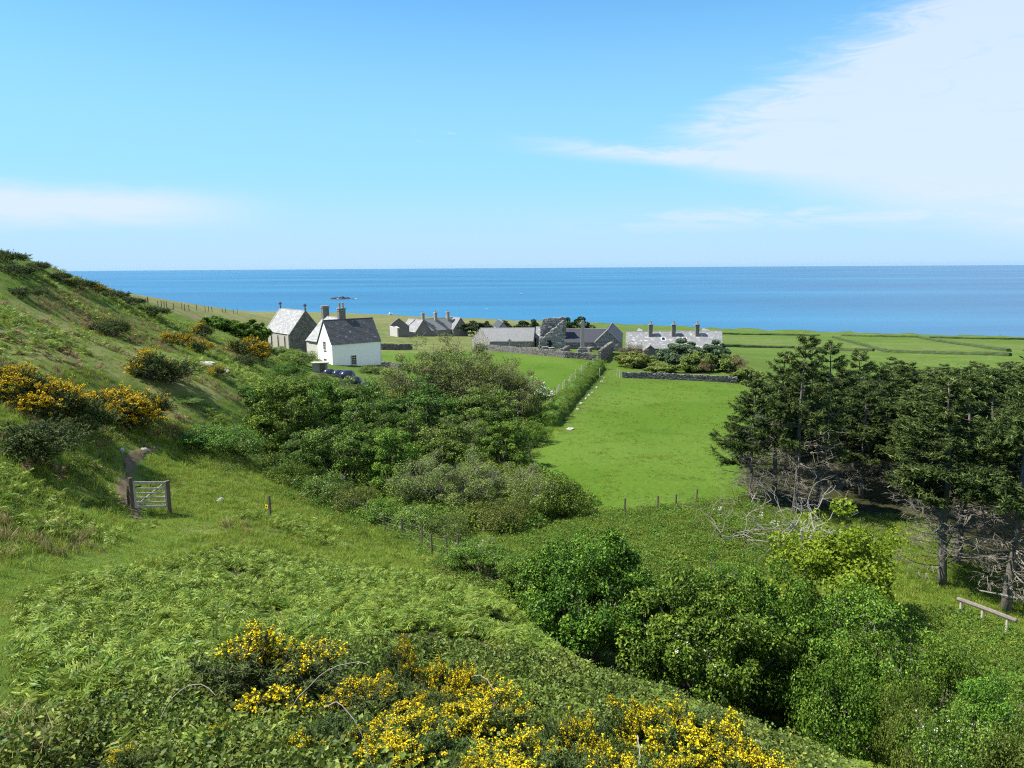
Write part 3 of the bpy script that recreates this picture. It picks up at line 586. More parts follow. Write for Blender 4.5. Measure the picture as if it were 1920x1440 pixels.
M_SLATE_W = slate_mat('white_lichen_slate', (.27, .27, .265), (.42, .42, .41), (.60, .59, .56), .60)
M_SLATE_M = slate_mat('grey_slate', (.20, .20, .20), (.34, .34, .33), (.60, .59, .55), .76)
M_SLATE_B = slate_mat('blue_slate', (.060, .062, .078), (.085, .088, .108), (.3, .3, .3), 1.2)
M_RENDER = plain_mat('white_render', (1.06, 1.06, 1.04), (1.10, 1.095, 1.07), 1.2, .9, .1, .02, .01)
M_CREAM = plain_mat('pale_render', (.52, .50, .44), (.66, .63, .56), 1.5, .9, .15, .2, .02)
M_STONE = plain_mat('grey_stone', (.17, .165, .155), (.36, .345, .315), 2.2, .9, .2, .5, .04, .5, (.42, .40, .365))
M_STONED = plain_mat('dark_stone', (.090, .086, .080), (.20, .19, .175), 2.2, .9, .2, .5, .04, .5, (.30, .285, .26))
M_STONEW = plain_mat('wall_stone', (.085, .081, .074), (.175, .167, .152), 2.2, .9, .2, .5, .04, .45, (.24, .23, .21))
M_DRESS = plain_mat('dressed_stone', (.38, .36, .31), (.52, .49, .43), 4, .9, .2, .2, .01)
M_MORTAR = plain_mat('mortar', (.10, .095, .085), (.17, .16, .145), 5, .95, .1, .3, .02)
M_FRAME = plain_mat('white_paint', (.74, .74, .72), (.82, .82, .80), 9, .5, .35, .05, .004)
M_POT = plain_mat('chimney_pot', (.30, .22, .16), (.45, .36, .28), 9, .85, .2, .2, .01)
M_WOOD = plain_mat('weathered_wood', (.34, .31, .25), (.58, .54, .45), 10, .9, .15, .5, .01, stretch=(1, 1, .12))
M_WOODD = plain_mat('dark_wood', (.085, .070, .052), (.19, .165, .125), 10, .9, .15, .5, .01, stretch=(1, 1, .12))
M_PALEP = plain_mat('pale_post', (.42, .39, .31), (.60, .56, .46), 10, .9, .15, .3, .01, stretch=(1, 1, .15))
M_PLANK = plain_mat('bench_plank', (.15, .125, .10), (.28, .25, .21), 9, .85, .2, .4, .01, stretch=(1, .2, 1))
M_WIRE = plain_mat('wire', (.30, .30, .30), (.42, .42, .42), 20, .5, .5, .05, .002)
M_YELLOW_SIGN = plain_mat('yellow_plastic', (.78, .58, .01), (.86, .66, .02), 12, .45, .4, .03, .002)
M_BLACK = plain_mat('black_paint_and_shade', (.012, .012, .012), (.02, .02, .02), 12, .5, .3, .03, .002)
M_TARP = plain_mat('blue_black_plastic', (.010, .014, .034), (.022, .028, .060), 3, .28, .5, .35, .05)
m, nt = new_mat('window_glass'); k = NT(nt); k.out(k.bsdf((.012, .014, .018), .08, .6)); M_GLASS = m
# ------------------------------------------------------------------ building parts (all in the local frame of their parent)
UP = np.array([0, 0, 1.0])
def slates(P0, P1, Q0, Q1, sw, sh, rng, nrm, th=.014):
    """rows of overlapping slates from the eave P0-P1 up to the ridge Q0-Q1"""
    mb = MB(); L = max(np.linalg.norm(P1-P0), np.linalg.norm(Q1-Q0)); S = (np.linalg.norm(Q0-P0)+np.linalg.norm(Q1-P1))/2; nr = max(3, int(S/sh)); nc = max(3, int(L/sw))
    f = lambda u, v: (P0*(1-u)+P1*u)*(1-v)+(Q0*(1-u)+Q1*u)*v
    for r in range(nr):
        v0 = r/nr; v1 = min(1, (r+1.25)/nr); off = .5*(r % 2)
        for c in range(-1, nc):
            u0 = max(0, (c+off)/nc)+.003/L; u1 = min(1, (c+1+off)/nc)-.003/L
            if u1-u0 < .004: continue
            j = rng.uniform(0, .012); t = rng.random()**1.6
            a, b, c_, d = f(u0, v0), f(u1, v0), f(u1, v1), f(u0, v1); lo = nrm*(.028+j); hi = nrm*.012; tt = nrm*th
            mb.hexa(np.array([a+lo-tt, b+lo-tt, c_+hi-tt, d+hi-tt, a+lo, b+lo, c_+hi, d+hi]), t)
    return mb
def block(par, E0, E1, R0, R1, zb, wallm, roofm, seed=1, th=.22, sw=.34, sh=.26, over=.14, wall=True, gable0=True, gable1=True, rub=None, ridge=True):
    """gabled block: front eave E0-E1, ridge R0-R1, back eave mirrored; walls down to zb"""
    E0, E1, R0, R1 = (np.asarray(v, float) for v in (E0, E1, R0, R1)); rng = np.random.default_rng(seed)
    B0 = np.array([2*R0[0]-E0[0], 2*R0[1]-E0[1], E0[2]]); B1 = np.array([2*R1[0]-E1[0], 2*R1[1]-E1[1], E1[2]])
    base = lambda p: np.array([p[0], p[1], zb])
    if wall:
        mb = MB(); d = UP*.05
        V = [base(E0), base(E1), base(B1), base(B0), E0-d, E1-d, B1-d, B0-d, R0-d, R1-d]
        mb.add(V, [(0, 1, 5, 4), (2, 3, 7, 6), (1, 2, 6, 9, 5), (3, 0, 4, 8, 7), (4, 5, 9, 8), (6, 7, 8, 9), (3, 2, 1, 0)]); mb.obj('wall', wallm, par)
    ax = unit((R1-R0)[None])[0]; O0 = -ax*over; O1 = ax*over; n_f = unit(np.cross(E1-E0, R0-E0)[None])[0]; n_f = n_f if n_f[2] > 0 else -n_f; n_b = unit(np.cross(B1-B0, R0-B0)[None])[0]; n_b = n_b if n_b[2] > 0 else -n_b
    ef = unit((E0-R0)[None])[0]*over; eb = unit((B0-R0)[None])[0]*over; mb = MB()
    mb.hexa(np.array([E0+O0+ef, E1+O1+ef, R1+O1, R0+O0, E0+O0+ef+n_f*.06, E1+O1+ef+n_f*.06, R1+O1+n_f*.06, R0+O0+n_f*.06]))
    mb.hexa(np.array([B1+O1+eb, B0+O0+eb, R0+O0-n_f*.004, R1+O1-n_f*.004, B1+O1+eb+n_b*.06, B0+O0+eb+n_b*.06, R0+O0+n_b*.06, R1+O1+n_b*.06]))
    ro = mb.obj('roof', roofm, par)
    for (a, b, c, d, nn) in ((E0+O0+ef, E1+O1+ef, R0+O0, R1+O1, n_f), (B1+O1+eb, B0+O0+eb, R1+O1, R0+O0, n_b)):
        slates(a+nn*.06, b+nn*.06, c+nn*.06, d+nn*.06, sw, sh, rng, nn).obj('slates', roofm, ro, 'stuff')
    if ridge: MB().tube(np.array([R0+O0*1.1+UP*.07, (R0+R1)/2+UP*.07, R1+O1*1.1+UP*.07]), .10, 6).obj('ridge_tile', M_SLATE_M if roofm is not M_SLATE_D else M_SLATE_D, ro)
    if rub:                                           # rubble stones proud of the visible gable and front wall
        for nm, pg in (('gable0', [base(E0), E0, R0, B0, base(B0)]), ('gable1', [base(E1), E1, R1, B1, base(B1)]), ('front', [base(E0), base(E1), E1, E0])):
            if nm in rub: rubble(pg, M_STONE, seed+7).obj('stonework', M_STONE, par, 'stuff')
    return ro
def rubble(poly, mat, seed, ch=.24, sl=(.25, .62), thick=.16, proud=.05, holes=(), jag=0.0):
    """stones laid in uneven courses inside a planar upright polygon (list of 3-d points)"""
    P = np.asarray(poly, float); o = P[0]; rng = np.random.default_rng(seed); h = P[:, :2]-o[:2]; far_ = h[int(np.argmax(np.linalg.norm(h, axis=1)))]; u = np.append(far_/(np.linalg.norm(far_)+1e-9), 0); n = np.cross(u, UP)
    if np.dot(n[:2], o[:2]) > 0: n = -n                # face the viewer's side
    U = (P-o) @ u; Zs = P[:, 2]; pg = list(zip(U, Zs)); mb = MB(); z = Zs.min()
    while z < Zs.max():
        hh = ch*rng.uniform(.7, 1.35); a = U.min()
        while a < U.max():
            l = rng.uniform(*sl); c = (a+l/2, z+hh/2)
            if inpoly(np.array([c[0]]), np.array([c[1]+rng.uniform(-jag, jag)]), pg)[0] and not any(inpoly(np.array([c[0]]), np.array([c[1]]), q)[0] for q in holes):
                pr = proud*rng.uniform(.2, 1.3); cc = o+u*(c[0])+np.array([0, 0, c[1]-o[2]])+n*(pr-thick/2+.02); hu = u*(l/2-.015); hv = UP*(hh/2-.012); hn = n*thick/2
                B = np.array([cc+su*hu+sv*hv+sn*hn for sv in (-1, 1) for su, sn in ((-1, 1), (1, 1), (1, -1), (-1, -1))])+rng.uniform(-.028, .028, (8, 3)); mb.hexa(B, rng.random())
            a += l
        z += hh
    return mb
def window(par, c, w, h, nrm, nx=2, ny=3, fr=.07, mat=None):
    """window on a wall: frame, glazing bars and pane; nrm is the outward direction"""
    n = np.append(np.asarray(nrm, float)[:2]/np.linalg.norm(nrm[:2]), 0); u = np.cross(UP, n); rz = math.atan2(u[1], u[0]); c = np.asarray(c, float)
    mb = MB(); mb.box(c+n*.02, (w-.01, .03, h-.01), rz); p = mb.obj('window', M_GLASS, par); f = MB()
    for s in (-1, 1): f.box(c+u*s*w/2+n*.04, (fr, .09, h+fr), rz); f.box(c+UP*s*h/2+n*.04, (w-fr, .088, fr), rz)
    for i in range(1, nx): f.box(c+u*(i/nx-.5)*w+n*.045, (.035, .05, h-fr), rz)
    for i in range(1, ny): f.box(c+UP*(i/ny-.5)*h+n*.044, (w-fr, .046, .035), rz)
    f.obj('frame', mat or M_FRAME, p); MB().box(c-UP*(h/2+.09)+n*.07, (w+.2, .16, .07), rz).obj('sill', M_DRESS, p); return p
def lancet(par, c, w, h, nrm):
    n = np.append(np.asarray(nrm, float)[:2], 0); u = np.cross(UP, n); c = np.asarray(c, float)
    def arch(w_, h_, k_=6): 
        pts = [(-w_/2, 0), (w_/2, 0)]+[(w_/2-w_*(i/k_)*.5, h_-w_*1.1+w_*1.1*math.sin(i/k_*math.pi/2)) for i in range(k_+1)]+[(-w_*(1-i/k_)*.5-0*w_/2, h_-w_*1.1+w_*1.1*math.sin(i/k_*math.pi/2)) for i in range(k_-1, -1, -1)]
        return pts
    o = MB().prism([c+u*a+UP*(b-h/2)-n*.02 for a, b in arch(w+.42, h+.3)], n*.05).obj('window', M_DRESS, par)
    MB().prism([c+u*a+UP*(b-h/2+.06)+n*.031 for a, b in arch(w, h)], n*.006).obj('pane', M_GLASS, o); return o
def chimney(par, c, w, d, h, rz=0.0, pots=1, mat=None, poth=.55, potm=None):
    c = np.asarray(c, float); mat = mat or M_STONED; mb = MB(); mb.box(c+UP*(h/2-.4), (w, d, h+.8), rz); o = mb.obj('chimney', mat, par)
    b = MB(); b.box(c+UP*(h-.22), (w+.14, d+.14, .12), rz); b.box(c+UP*(h+.05), (w+.24, d+.24, .14), rz); b.obj('cap', M_DRESS if mat is not M_STONED else M_STONE, o)
    ca, sa_ = math.cos(rz), math.sin(rz)
    for i in range(pots):
        q = (i-(pots-1)/2)*.62; p = c+np.array([ca*q, sa_*q, 0])+UP*(h+.10); t = MB(); t.tube(np.array([p, p+UP*poth*.15, p+UP*poth*.2, p+UP*poth*.85, p+UP*poth*.88, p+UP*poth]), [.20, .20, .16, .145, .19, .19], 8); t.obj('pot', potm or M_POT, o)
    return o
FA = math.atan2(.65, .76)                             # the estate is laid out square to this direction
E1v = np.array([math.cos(FA), math.sin(FA), 0]); E2v = np.array([-math.sin(FA), math.cos(FA), 0])
# ---- white house
A = at(622.2, 646, 118); zg = hz(A[0]+2, A[1]+3)-.2; zg = min(zg, A[2]-3.9)
wh = thing('white_house', 'white rendered house with dark slate roof and tall grey chimneys', 'house', (A[0], A[1], zg), FA)
ez = A[2]-zg; rzh = at(608.4, 601.7, 119.9)[2]-zg; L = 8.8; n_ = 0
block(wh, (0, 0, ez), (L, 0, ez), (0, 2.5, rzh), (L, 2.5, rzh), -.8, M_RENDER, M_SLATE_D, 3, sw=.32, sh=.21)
block(wh, (.10, 9.3, ez), (.10, 4.99, ez), (3.6, 9.3, rzh+.22), (3.6, 2.9, rzh+.22), -.8, M_CREAM, M_SLATE_W, 4, sw=.34, sh=.26)
window(wh, (3.75, 0, ez-2.75), .95, 1.45, (0, -1), 3, 4); window(wh, (0, 2.45, ez-.35), .8, 1.35, (-1, 0), 2, 3); window(wh, (0, 2.40, ez-2.95), .8, 1.0, (-1, 0), 2, 2)
chimney(wh, (3.6, 9.0, rzh-.2), 1.1, .7, 2.15, 0, 0); chimney(wh, (3.65, 3.35, rzh-.2), 1.15, .7, 1.95, 0, 2, None, .85)
MB().tube(np.array([[L+.05, -.06, -.5], [L+.05, -.06, ez-.1]]), .05, 6).obj('downpipe', M_FRAME, wh)
MB().tube(np.array([[-.10, 8.6, ez+.01], [-.10, 5.1, ez+.01]]), .07, 6).obj('gutter', M_STONED, wh)
MB().tube(np.array([[-1.2, 7.0, .1], [-.9, 5.6, 1.6]]), .05, 5).obj('handrail', M_WOODD, wh)
# ---- chapel
A = at(543.3, 626.7, 140); zg = min(hz(A[0], A[1])-.1, at(548, 656, 140)[2])
ch = thing('chapel', 'stone chapel with pale lichened roof, lancet windows and gable crosses', 'chapel', (A[0], A[1], zg), FA)
ez = A[2]-zg; rc = at(573.8, 583, 142.1)[2]-zg; Lc = 11.2
block(ch, (0, Lc, ez), (0, 0, ez), (3.3, Lc, rc), (3.3, 0, rc), -1, M_DRESS, M_SLATE_W, 5, sw=.36, sh=.28)
rubble([np.array([0, -.02, -.8]), np.array([0, -.02, ez]), np.array([3.3, -.02, rc-.1]), np.array([6.6, -.02, ez]), np.array([6.6, -.02, -.8])], M_STONED, 9).obj('stonework', M_STONED, ch, 'stuff')
for i in range(3): lancet(ch, (0, 2.3+i*3.1, ez*.5), .55, max(1.7, ez*.72), (-1, 0))
for i in (0, 3): MB().box((-.14, .35+i*3.45, ez*.40), (.30, .5, ez*.8+1)).obj('buttress', M_DRESS, ch)
MB().box((3.9, -.03, ez+1.2), (.22, .10, .95)).obj('slit_window', M_GLASS, ch)
for yy in (0, Lc):
    for sgn in (-1, 1):
        p0 = np.array([3.3+sgn*3.45, yy, ez-.1]); p1 = np.array([3.3, yy, rc+.04]); dv = p1-p0; q = MB(); w = np.array([0, .17, 0]); upn = UP*.16
        q.hexa(np.array([p0-w, p1-w, p1+w, p0+w, p0-w+upn, p1-w+upn, p1+w+upn, p0+w+upn])); q.obj('coping', M_STONE, ch)
    q = MB(); q.box((3.3, yy, rc+.35), (.30, .30, .5)); q.box((3.3, yy, rc+.95), (.16, .16, .9)); q.box((3.3, yy, rc+1.05), (.75, .14, .16)); th_ = np.linspace(0, 6.283, 13); q.tube(np.stack([3.3+.24*np.cos(th_), th_*0+yy, rc+1.05+.24*np.sin(th_)], 1), .05, 4, cap=False); q.obj('gable_cross', M_STONED, ch)
# ---- twin-gabled house with three chimneys
A = at(793.3, 600, 230); gz = at(780, 621.7, 230)[2]; zg = hz(A[0]+4, A[1]+6)-.3; zg = min(zg, gz-2.0)
h2 = thing('gabled_house', 'grey stone house with two cross gables and three chimneys', 'house', (A[0], A[1], zg), FA)
ez = gz-zg; rr = A[2]-zg
block(h2, (2.4, 1.0, ez), (11.9, 1.0, ez), (-.3, 4.0, rr-.1), (14.6, 4.0, rr-.1), -1, M_STONED, M_SLATE_M, 6, sw=.5, sh=.4)
for i, cx in enumerate((0, 14.3)):
    block(h2, (cx-2.9, 8, ez), (cx-2.9, 0, ez), (cx, 8, rr), (cx, 0, rr), -1, M_STONED, M_SLATE_L if i == 0 else M_SLATE_M, 7+i, sw=.5, sh=.4)
    window(h2, (cx, 0, ez+.2), 1.0, 1.2, (0, -1), 2, 2)
for cx in (2.3, 7.1, 11.9): chimney(h2, (cx, 3.6, rr-.3), .85, .8, 2.05, 0, 1, M_STONE, .6)
for cx in (5.0, 9.2):
    o_ = MB().box((cx, 2.3, ez+(rr-ez)*.45+.10), (.7, .8, .10)).obj('skylight', M_FRAME, h2); MB().box((cx, 2.28, ez+(rr-ez)*.45+.16), (.5, .55, .05)).obj('pane', M_GLASS, o_)
# ---- roofless stone ruin beside it
A = at(747, 634, 216); rn = thing('ruined_barn', 'roofless ruined stone barn with crumbling gable', 'ruin', (A[0], A[1], hz(A[0], A[1])-.3), FA)
for nm, pg, mt in (('wall', [(0, 0, 0), (0, 0, 2.9), (1.5, 0, 2.5), (3.2, 0, 1.9), (5.5, 0, 1.0), (7.5, 0, .7), (7.5, 0, 0)], M_STONED), ('gable', [(0, 4.6, 0), (0, 4.6, 3.2), (1.2, 4.6, 4.2), (3.2, 4.6, 5.4), (4.3, 4.6, 4.6), (6.8, 4.6, 2.8), (6.8, 4.6, 0)], M_STONED), ('end_wall', [(0, 0, 0), (0, 0, 2.9), (0, 1.5, 3.3), (0, 3, 3.0), (0, 4.6, 3.2), (0, 4.6, 0)], M_CREAM)):
    n = (0, .5, 0) if nm != 'end_wall' else (.5, 0, 0); MB().prism(np.array(pg, float), n).obj(nm, mt, rn)
# ---- long barn with pale roof
R0, R1 = at(901.7, 615.8, 168), at(1001.7, 615.2, 168); E0, E1 = at(919, 640, 164.2), at(998.3, 640, 164.2); cz = hz(R0[0]+6, 164)-.4; O = np.array([(E0[0]+E1[0])/2, 168, cz]); cz = min(cz, E0[2]-1.8); O[2] = cz
bn = thing('stone_barn', 'long low stone barn with pale grey slate roof', 'barn', O); E0[2] = E1[2] = min(E0[2], E1[2])
block(bn, E0-O, E1-O, R0-O, R1-O, -1, M_STONED, M_SLATE_M, 11, sw=.42, sh=.34, rub=('gable0', 'front'))
R0, R1, E0 = at(1006, 613, 172), at(1022, 613, 172), at(1005, 633, 169); E1 = E0+(R1-R0); O = np.array([R0[0], 172, hz(R0[0], 172)-.4])
s_ = thing('small_outhouse', 'small pale-roofed outhouse between barn and ruined tower', 'outhouse', O); block(s_, E0-O, E1-O, R0-O, R1-O, -1, M_STONED, M_SLATE_L, 12, sw=.42, sh=.34)
R0, R1, E0, = at(944, 604.5, 188), at(934, 603, 199), at(953, 615, 188); E1 = E0+(R1-R0); E1[2] = E0[2]; O = np.array([R0[0], 190, hz(R0[0], 190)-.4])
s_ = thing('rear_shed', 'dark grey gabled shed behind the long barn', 'shed', O); R1[2] = R0[2]; block(s_, E0-O, E1-O, R0-O, R1-O, -1.5, M_STONE, M_SLATE_B, 13, sw=.5, sh=.4)
R0, R1, E0 = at(906, 613.5, 184), at(944, 604.5, 188), at(905, 616, 182); 
# ---- blue-slated hall with cross gable
R0, R1 = at(1058, 617.3, 153), at(1140, 617.3, 153); E0, E1 = at(1058, 642, 149.6), at(1141, 642, 149.6); cz = min(hz(R0[0]+6, 150)-.4, at(1100, 656, 149)[2]); O = np.array([(R0[0]+R1[0])/2, 150, cz])
hl = thing('slate_hall', 'stone building with long blue-grey slate roof and rubble cross gable', 'building', O)
block(hl, E0-O, E1-O, R0-O, R1-O, -1, M_STONED, M_SLATE_B, 14, sw=.34, sh=.26, rub=('front',))
R0, R1 = at(1139, 619.8, 146.5), at(1147.5, 609.2, 165); R1[2] = R0[2]; E0 = at(1161.5, 641.5, 146.5); E1 = E0+(R1-R0)
block(hl, E0-O, E1-O, R0-O, R1-O, -1, M_STONED, M_SLATE_B, 15, sw=.34, sh=.26, rub=('gable0',))
B0 = np.array([2*R0[0]-E0[0], 2*R0[1]-E0[1], E0[2]])
for (a, b) in ((E0, R0), (B0, R0), (E1, R1)):
    w = np.array([0, .2, 0]); q = MB(); a_, b_ = a-O, b-O+UP*.05; q.hexa(np.array([a_-w, b_-w, b_+w, a_+w, a_-w+UP*.22, b_-w+UP*.22, b_+w+UP*.22, a_+w+UP*.22])); q.obj('coping', M_DRESS, hl)
# ---- ruined abbey tower
O = at(1036, 652, 148); O[2] = min(hz(O[0], O[1]), O[2])-.2
tw = thing('ruined_tower', 'ragged grey rubble tower ruin beside the celtic cross', 'ruin', O)
def pxpoly(pts, D): return [at(a, b, D) for a, b in pts]
def fill_wall(pts, D, depth, name, seed, holes=()):
    P = np.array(pxpoly(pts, D))-O; core = P.copy(); MB().prism(core+np.array([0, .12, 0]), (0, depth, 0)).obj(name, M_STONED, tw)
    hl_ = [[((at(a, b, D)-O-P[0])[0], (at(a, b, D)-O)[2]) for a, b in h] for h in holes]
    q = rubble(P, M_STONE, seed, .30, (.3, .85), .4, .16, hl_, .15); q.obj('stonework', M_STONE, tw, 'stuff')
    for h in holes: MB().prism(np.array(pxpoly(h, D))-O+np.array([0, .06, 0]), (0, .08, 0)).obj('doorway_dark', M_BLACK, tw)  # black slab stands in for the shade inside the opening
fill_wall([(1013, 653), (1013, 628), (1016, 612), (1018, 599), (1024, 597), (1033, 598), (1040, 596), (1048, 596.5), (1054, 594.5), (1059, 596), (1061, 610), (1061, 653)], 150.5, 1.4, 'tower_wall', 21)
fill_wall([(1011, 654), (1011, 636), (1015, 632), (1020, 633), (1026, 626), (1031, 624), (1036, 617), (1042, 615), (1048, 608), (1054, 603), (1057, 601), (1058, 654)], 147.5, 1.6, 'fallen_wall', 22, holes=[[(1027, 655), (1027, 641), (1030, 637), (1033, 637), (1036, 641), (1036, 655)]])
# ---- right-hand cottage row
R0, R1 = at(1175.2, 622.2, 142), at(1352, 622.6, 142); E0, E1 = at(1174, 653.6, 138.3), at(1353.5, 654.4, 138.3); cz = min(hz((R0[0]+R1[0])/2, 139), E0[2]-2.2); O = np.array([(R0[0]+R1[0])/2, 142, cz]); R1[2] = R0[2]; E1[2] = E0[2]
ct = thing('cottage_row', 'long grey slate-roofed cottage with three thin chimneys and skylights', 'house', O)
block(ct, E0-O, E1-O, R0-O, R1-O, -1, M_STONED, M_SLATE_L, 16, sw=.40, sh=.30)
for px in (1219.7, 1262.8, 1307): p = at(px, 626.5, 141)-O; chimney(ct, p, .68, .62, 1.75, 0, 1, M_STONED, .62)
for px in (1243.4, 1283.6):
    p = at(px, 636.5, 140.35)-O; nn = unit(np.array([[0, -(R0[2]-E0[2]), 3.7]]))[0]; tt = np.cross(nn, [1.0, 0, 0]); u = np.array([1.0, 0, 0]); f = MB(); 
    q = p+nn*.2; f.hexa(np.array([q-u*.42-tt*.5-nn*.1, q+u*.42-tt*.5-nn*.1, q+u*.42+tt*.5-nn*.1, q-u*.42+tt*.5-nn*.1, q-u*.42-tt*.5, q+u*.42-tt*.5, q+u*.42+tt*.5, q-u*.42+tt*.5])); o_ = f.obj('skylight', M_FRAME, ct)
    g = MB(); q = q+nn*.03; g.hexa(np.array([q-u*.28-tt*.34-nn*.025, q+u*.28-tt*.34-nn*.025, q+u*.28+tt*.34-nn*.025, q-u*.28+tt*.34-nn*.025, q-u*.28-tt*.34, q+u*.28-tt*.34, q+u*.28+tt*.34, q-u*.28+tt*.34])); g.obj('pane', M_GLASS, o_)
for px in (1201, 1323.5):
    p = at(px, 618.4, 146)-O; block(ct, (p[0]-1.6, 1.0, p[2]-1.9), (p[0]-1.6, 6, p[2]-1.9), (p[0], 1.0, p[2]), (p[0], 6, p[2]), p[2]-4, M_STONED, M_SLATE_L, 17, sw=.5, sh=.4, over=.05)
for px in (1196, 1222, 1306, 1335): p = at(px, 668, 138.3)-O; window(ct, (p[0], E0[1]-O[1], E0[2]-O[2]-1.1), 1.0, 1.2, (0, -1), 2, 2)
p = at(1219, 662, 136.5)-O; block(ct, (p[0]-1.1, -5.6, 2.0), (p[0]-1.1, -3.7, 2.0), (p[0], -5.6, 2.9), (p[0], -3.7, 2.9), -1, M_STONED, M_SLATE_M, 19, sw=.4, sh=.3)
# ---- tall celtic cross
b = at(1092, 664, 133.5); b[2] = hz(b[0], b[1]); top = at(1093, 600.5, 133.5)[2]-b[2]
cx = thing('celtic_cross', 'tall stone celtic cross on a stepped block before the slate hall', 'cross', b)
q = MB(); q.box((0, 0, .45), (1.75, 1.4, 1.1)); q.box((0, 0, 1.15), (1.25, 1.0, .32)); q.obj('pedestal', M_STONED, cx)
M_CROSS = plain_mat('granite', (.30, .27, .23), (.45, .41, .36), 6, .9, .2, .4, .02)
q = MB(); q.hexa(np.array([[-.34, -.2, 1.3], [.34, -.2, 1.3], [.34, .2, 1.3], [-.34, .2, 1.3], [-.22, -.14, top], [.22, -.14, top], [.22, .14, top], [-.22, .14, top]])); q.obj('shaft', M_CROSS, cx)
q = MB(); q.box((0, 0, top-.75), (1.35, .24, .34)); q.obj('cross_arm', M_CROSS, cx); th_ = np.linspace(0, 6.283, 17); q = MB(); q.tube(np.stack([.46*np.cos(th_), th_*0, top-.75+.46*np.sin(th_)], 1), .10, 5, cap=False); q.obj('ring', M_CROSS, cx)
# ---- graveyard
b = hit(955.5, 655); s = thing('grave_cross', 'small weathered stone cross in the graveyard by the barn', 'cross', b); hgt = at(955.5, 635, b[1])[2]-b[2]
q = MB(); q.box((0, 0, .15), (.8, .6, .45)); q.obj('base', M_STONE, s); q = MB(); q.box((0, 0, hgt/2), (.26, .2, hgt)); q.box((0, 0, hgt-.45), (.85, .19, .24)); q.obj('shaft', M_STONE, s)
for i, (px, py, w, lab) in enumerate([(1013, 655, 1.0, 'flat table tomb nearest the ruined tower'), (1022, 657, 1.2, 'flat table tomb, middle one of three in the graveyard'), (1034, 658.5, 1.0, 'flat table tomb, rightmost of three left of the cross'), (906, 650, 1.9, 'broad table tomb at the left foot of the barn'), (1105, 659, .9, 'grey tomb chest right beside the cross pedestal')]):
    b = hit(px, py); s = thing('table_tomb', lab, 'tomb', b, .2*i, 'graveyard tombs'); q = MB(); q.box((0, 0, .25), (w*.85, .7, .7)); q.obj('chest', M_STONED, s); q = MB(); q.box((0, 0, .66), (w, .85, .12)); q.obj('slab', M_STONE, s)
# ------------------------------------------------------------------ dry stone walls
def smooth_line(pts, step):
    P = np.array(pts, float); seg = np.linalg.norm(np.diff(P[:, :2], axis=0), axis=1); s = np.concatenate([[0], np.cumsum(seg)]); t = np.arange(0, s[-1], step)
    return np.stack([np.interp(t, s, P[:, i]) for i in range(2)], 1)
def stone_wall(name, label, pts, h, th=.55, seed=1, mat=None, sl=.42, ch=.19):
    """uneven courses of stone along a ground line, upright coping stones on top"""
    rng = np.random.default_rng(seed); L = smooth_line(pts, .25); z = height(L[:, 0], L[:, 1]); mat = mat or M_STONEW
    s = thing(name, label, 'wall', (L[len(L)//2, 0], L[len(L)//2, 1], z[len(L)//2])); O = np.array([*s.location]); mb = MB(); cp_ = MB(); nc = max(1, int(h/ch))
    for c in range(nc):
        i = 0.0
        while i < len(L)-3:
            l = sl*rng.uniform(.6, 1.4); j = min(len(L)-1, i+l/.25); a = np.array([np.interp(i, np.arange(len(L)), L[:, q]) for q in (0, 1)]); b = np.array([np.interp(j, np.arange(len(L)), L[:, q]) for q in (0, 1)])
            m_ = (a+b)/2; rz = math.atan2(b[1]-a[1], b[0]-a[0]); zz = np.interp((i+j)/2, np.arange(len(L)), z)-.08+(c+.5)*ch
            mb.box(np.array([*m_, zz])-O, (np.linalg.norm(b-a)-.02, th*(1-.18*c/nc)+rng.uniform(-.05, .05), ch-.015), rz, rng.random(), .03, rng); i = j
    i = 0.0
    while i < len(L)-2:
        j = i+rng.uniform(.9, 2.0); k_ = min(len(L)-1, (i+j)/2); a = np.array([np.interp(k_, np.arange(len(L)), L[:, q]) for q in (0, 1)]); q0 = int(min(len(L)-2, k_)); rz = math.atan2(L[q0+1, 1]-L[q0, 1], L[q0+1, 0]-L[q0, 0])
        hh = rng.uniform(.18, .36); cp_.box(np.array([*a, np.interp(k_, np.arange(len(L)), z)-.08+nc*ch+hh/2-.03])-O, ((j-i)*.25-.03, th*.85, hh), rz+rng.normal(0, .1), .5+.5*rng.random(), .05, rng); i = j
    mb.obj('stonework', mat, s, 'stuff'); cp_.obj('coping', mat, s, 'stuff'); return s
H = lambda *a: [hit(*p)[:2] for p in a]
stone_wall('graveyard_wall', 'low dry stone wall between the green meadow and the graveyard', H((896, 655.5), (940, 659), (1000, 665), (1060, 671), (1122, 676.5)), 1.0, seed=31)
stone_wall('lane_wall', 'tall dark stone wall climbing beside the grassy lane end', H((1124, 680), (1136, 669), (1147, 661)), 1.9, seed=32, mat=M_STONED)
stone_wall('garden_wall', 'dry stone wall at the top of the bright field before the cottage', H((1166, 708), (1220, 710), (1290, 713), (1345, 716), (1385, 719)), .8, seed=33)
stone_wall('meadow_wall', 'pale topped stone wall right of the white house', H((712, 656), (745, 656.5), (776, 655.5)), 1.15, seed=34)
stone_wall('house_wall', 'short stone wall at the foot of the white house corner', H((716, 687), (735, 690), (752, 694)), .8, seed=35)
stone_wall('tomb_wall', 'slanting grey stone wall stub left of the cross', H((1046, 667), (1056, 662), (1066, 657)), .8, seed=36, mat=M_STONED)
stone_wall('barn_yard_wall', 'low stone wall joining the slate hall to the lane', H((1096, 656), (1120, 657), (1150, 658)), .7, seed=37)
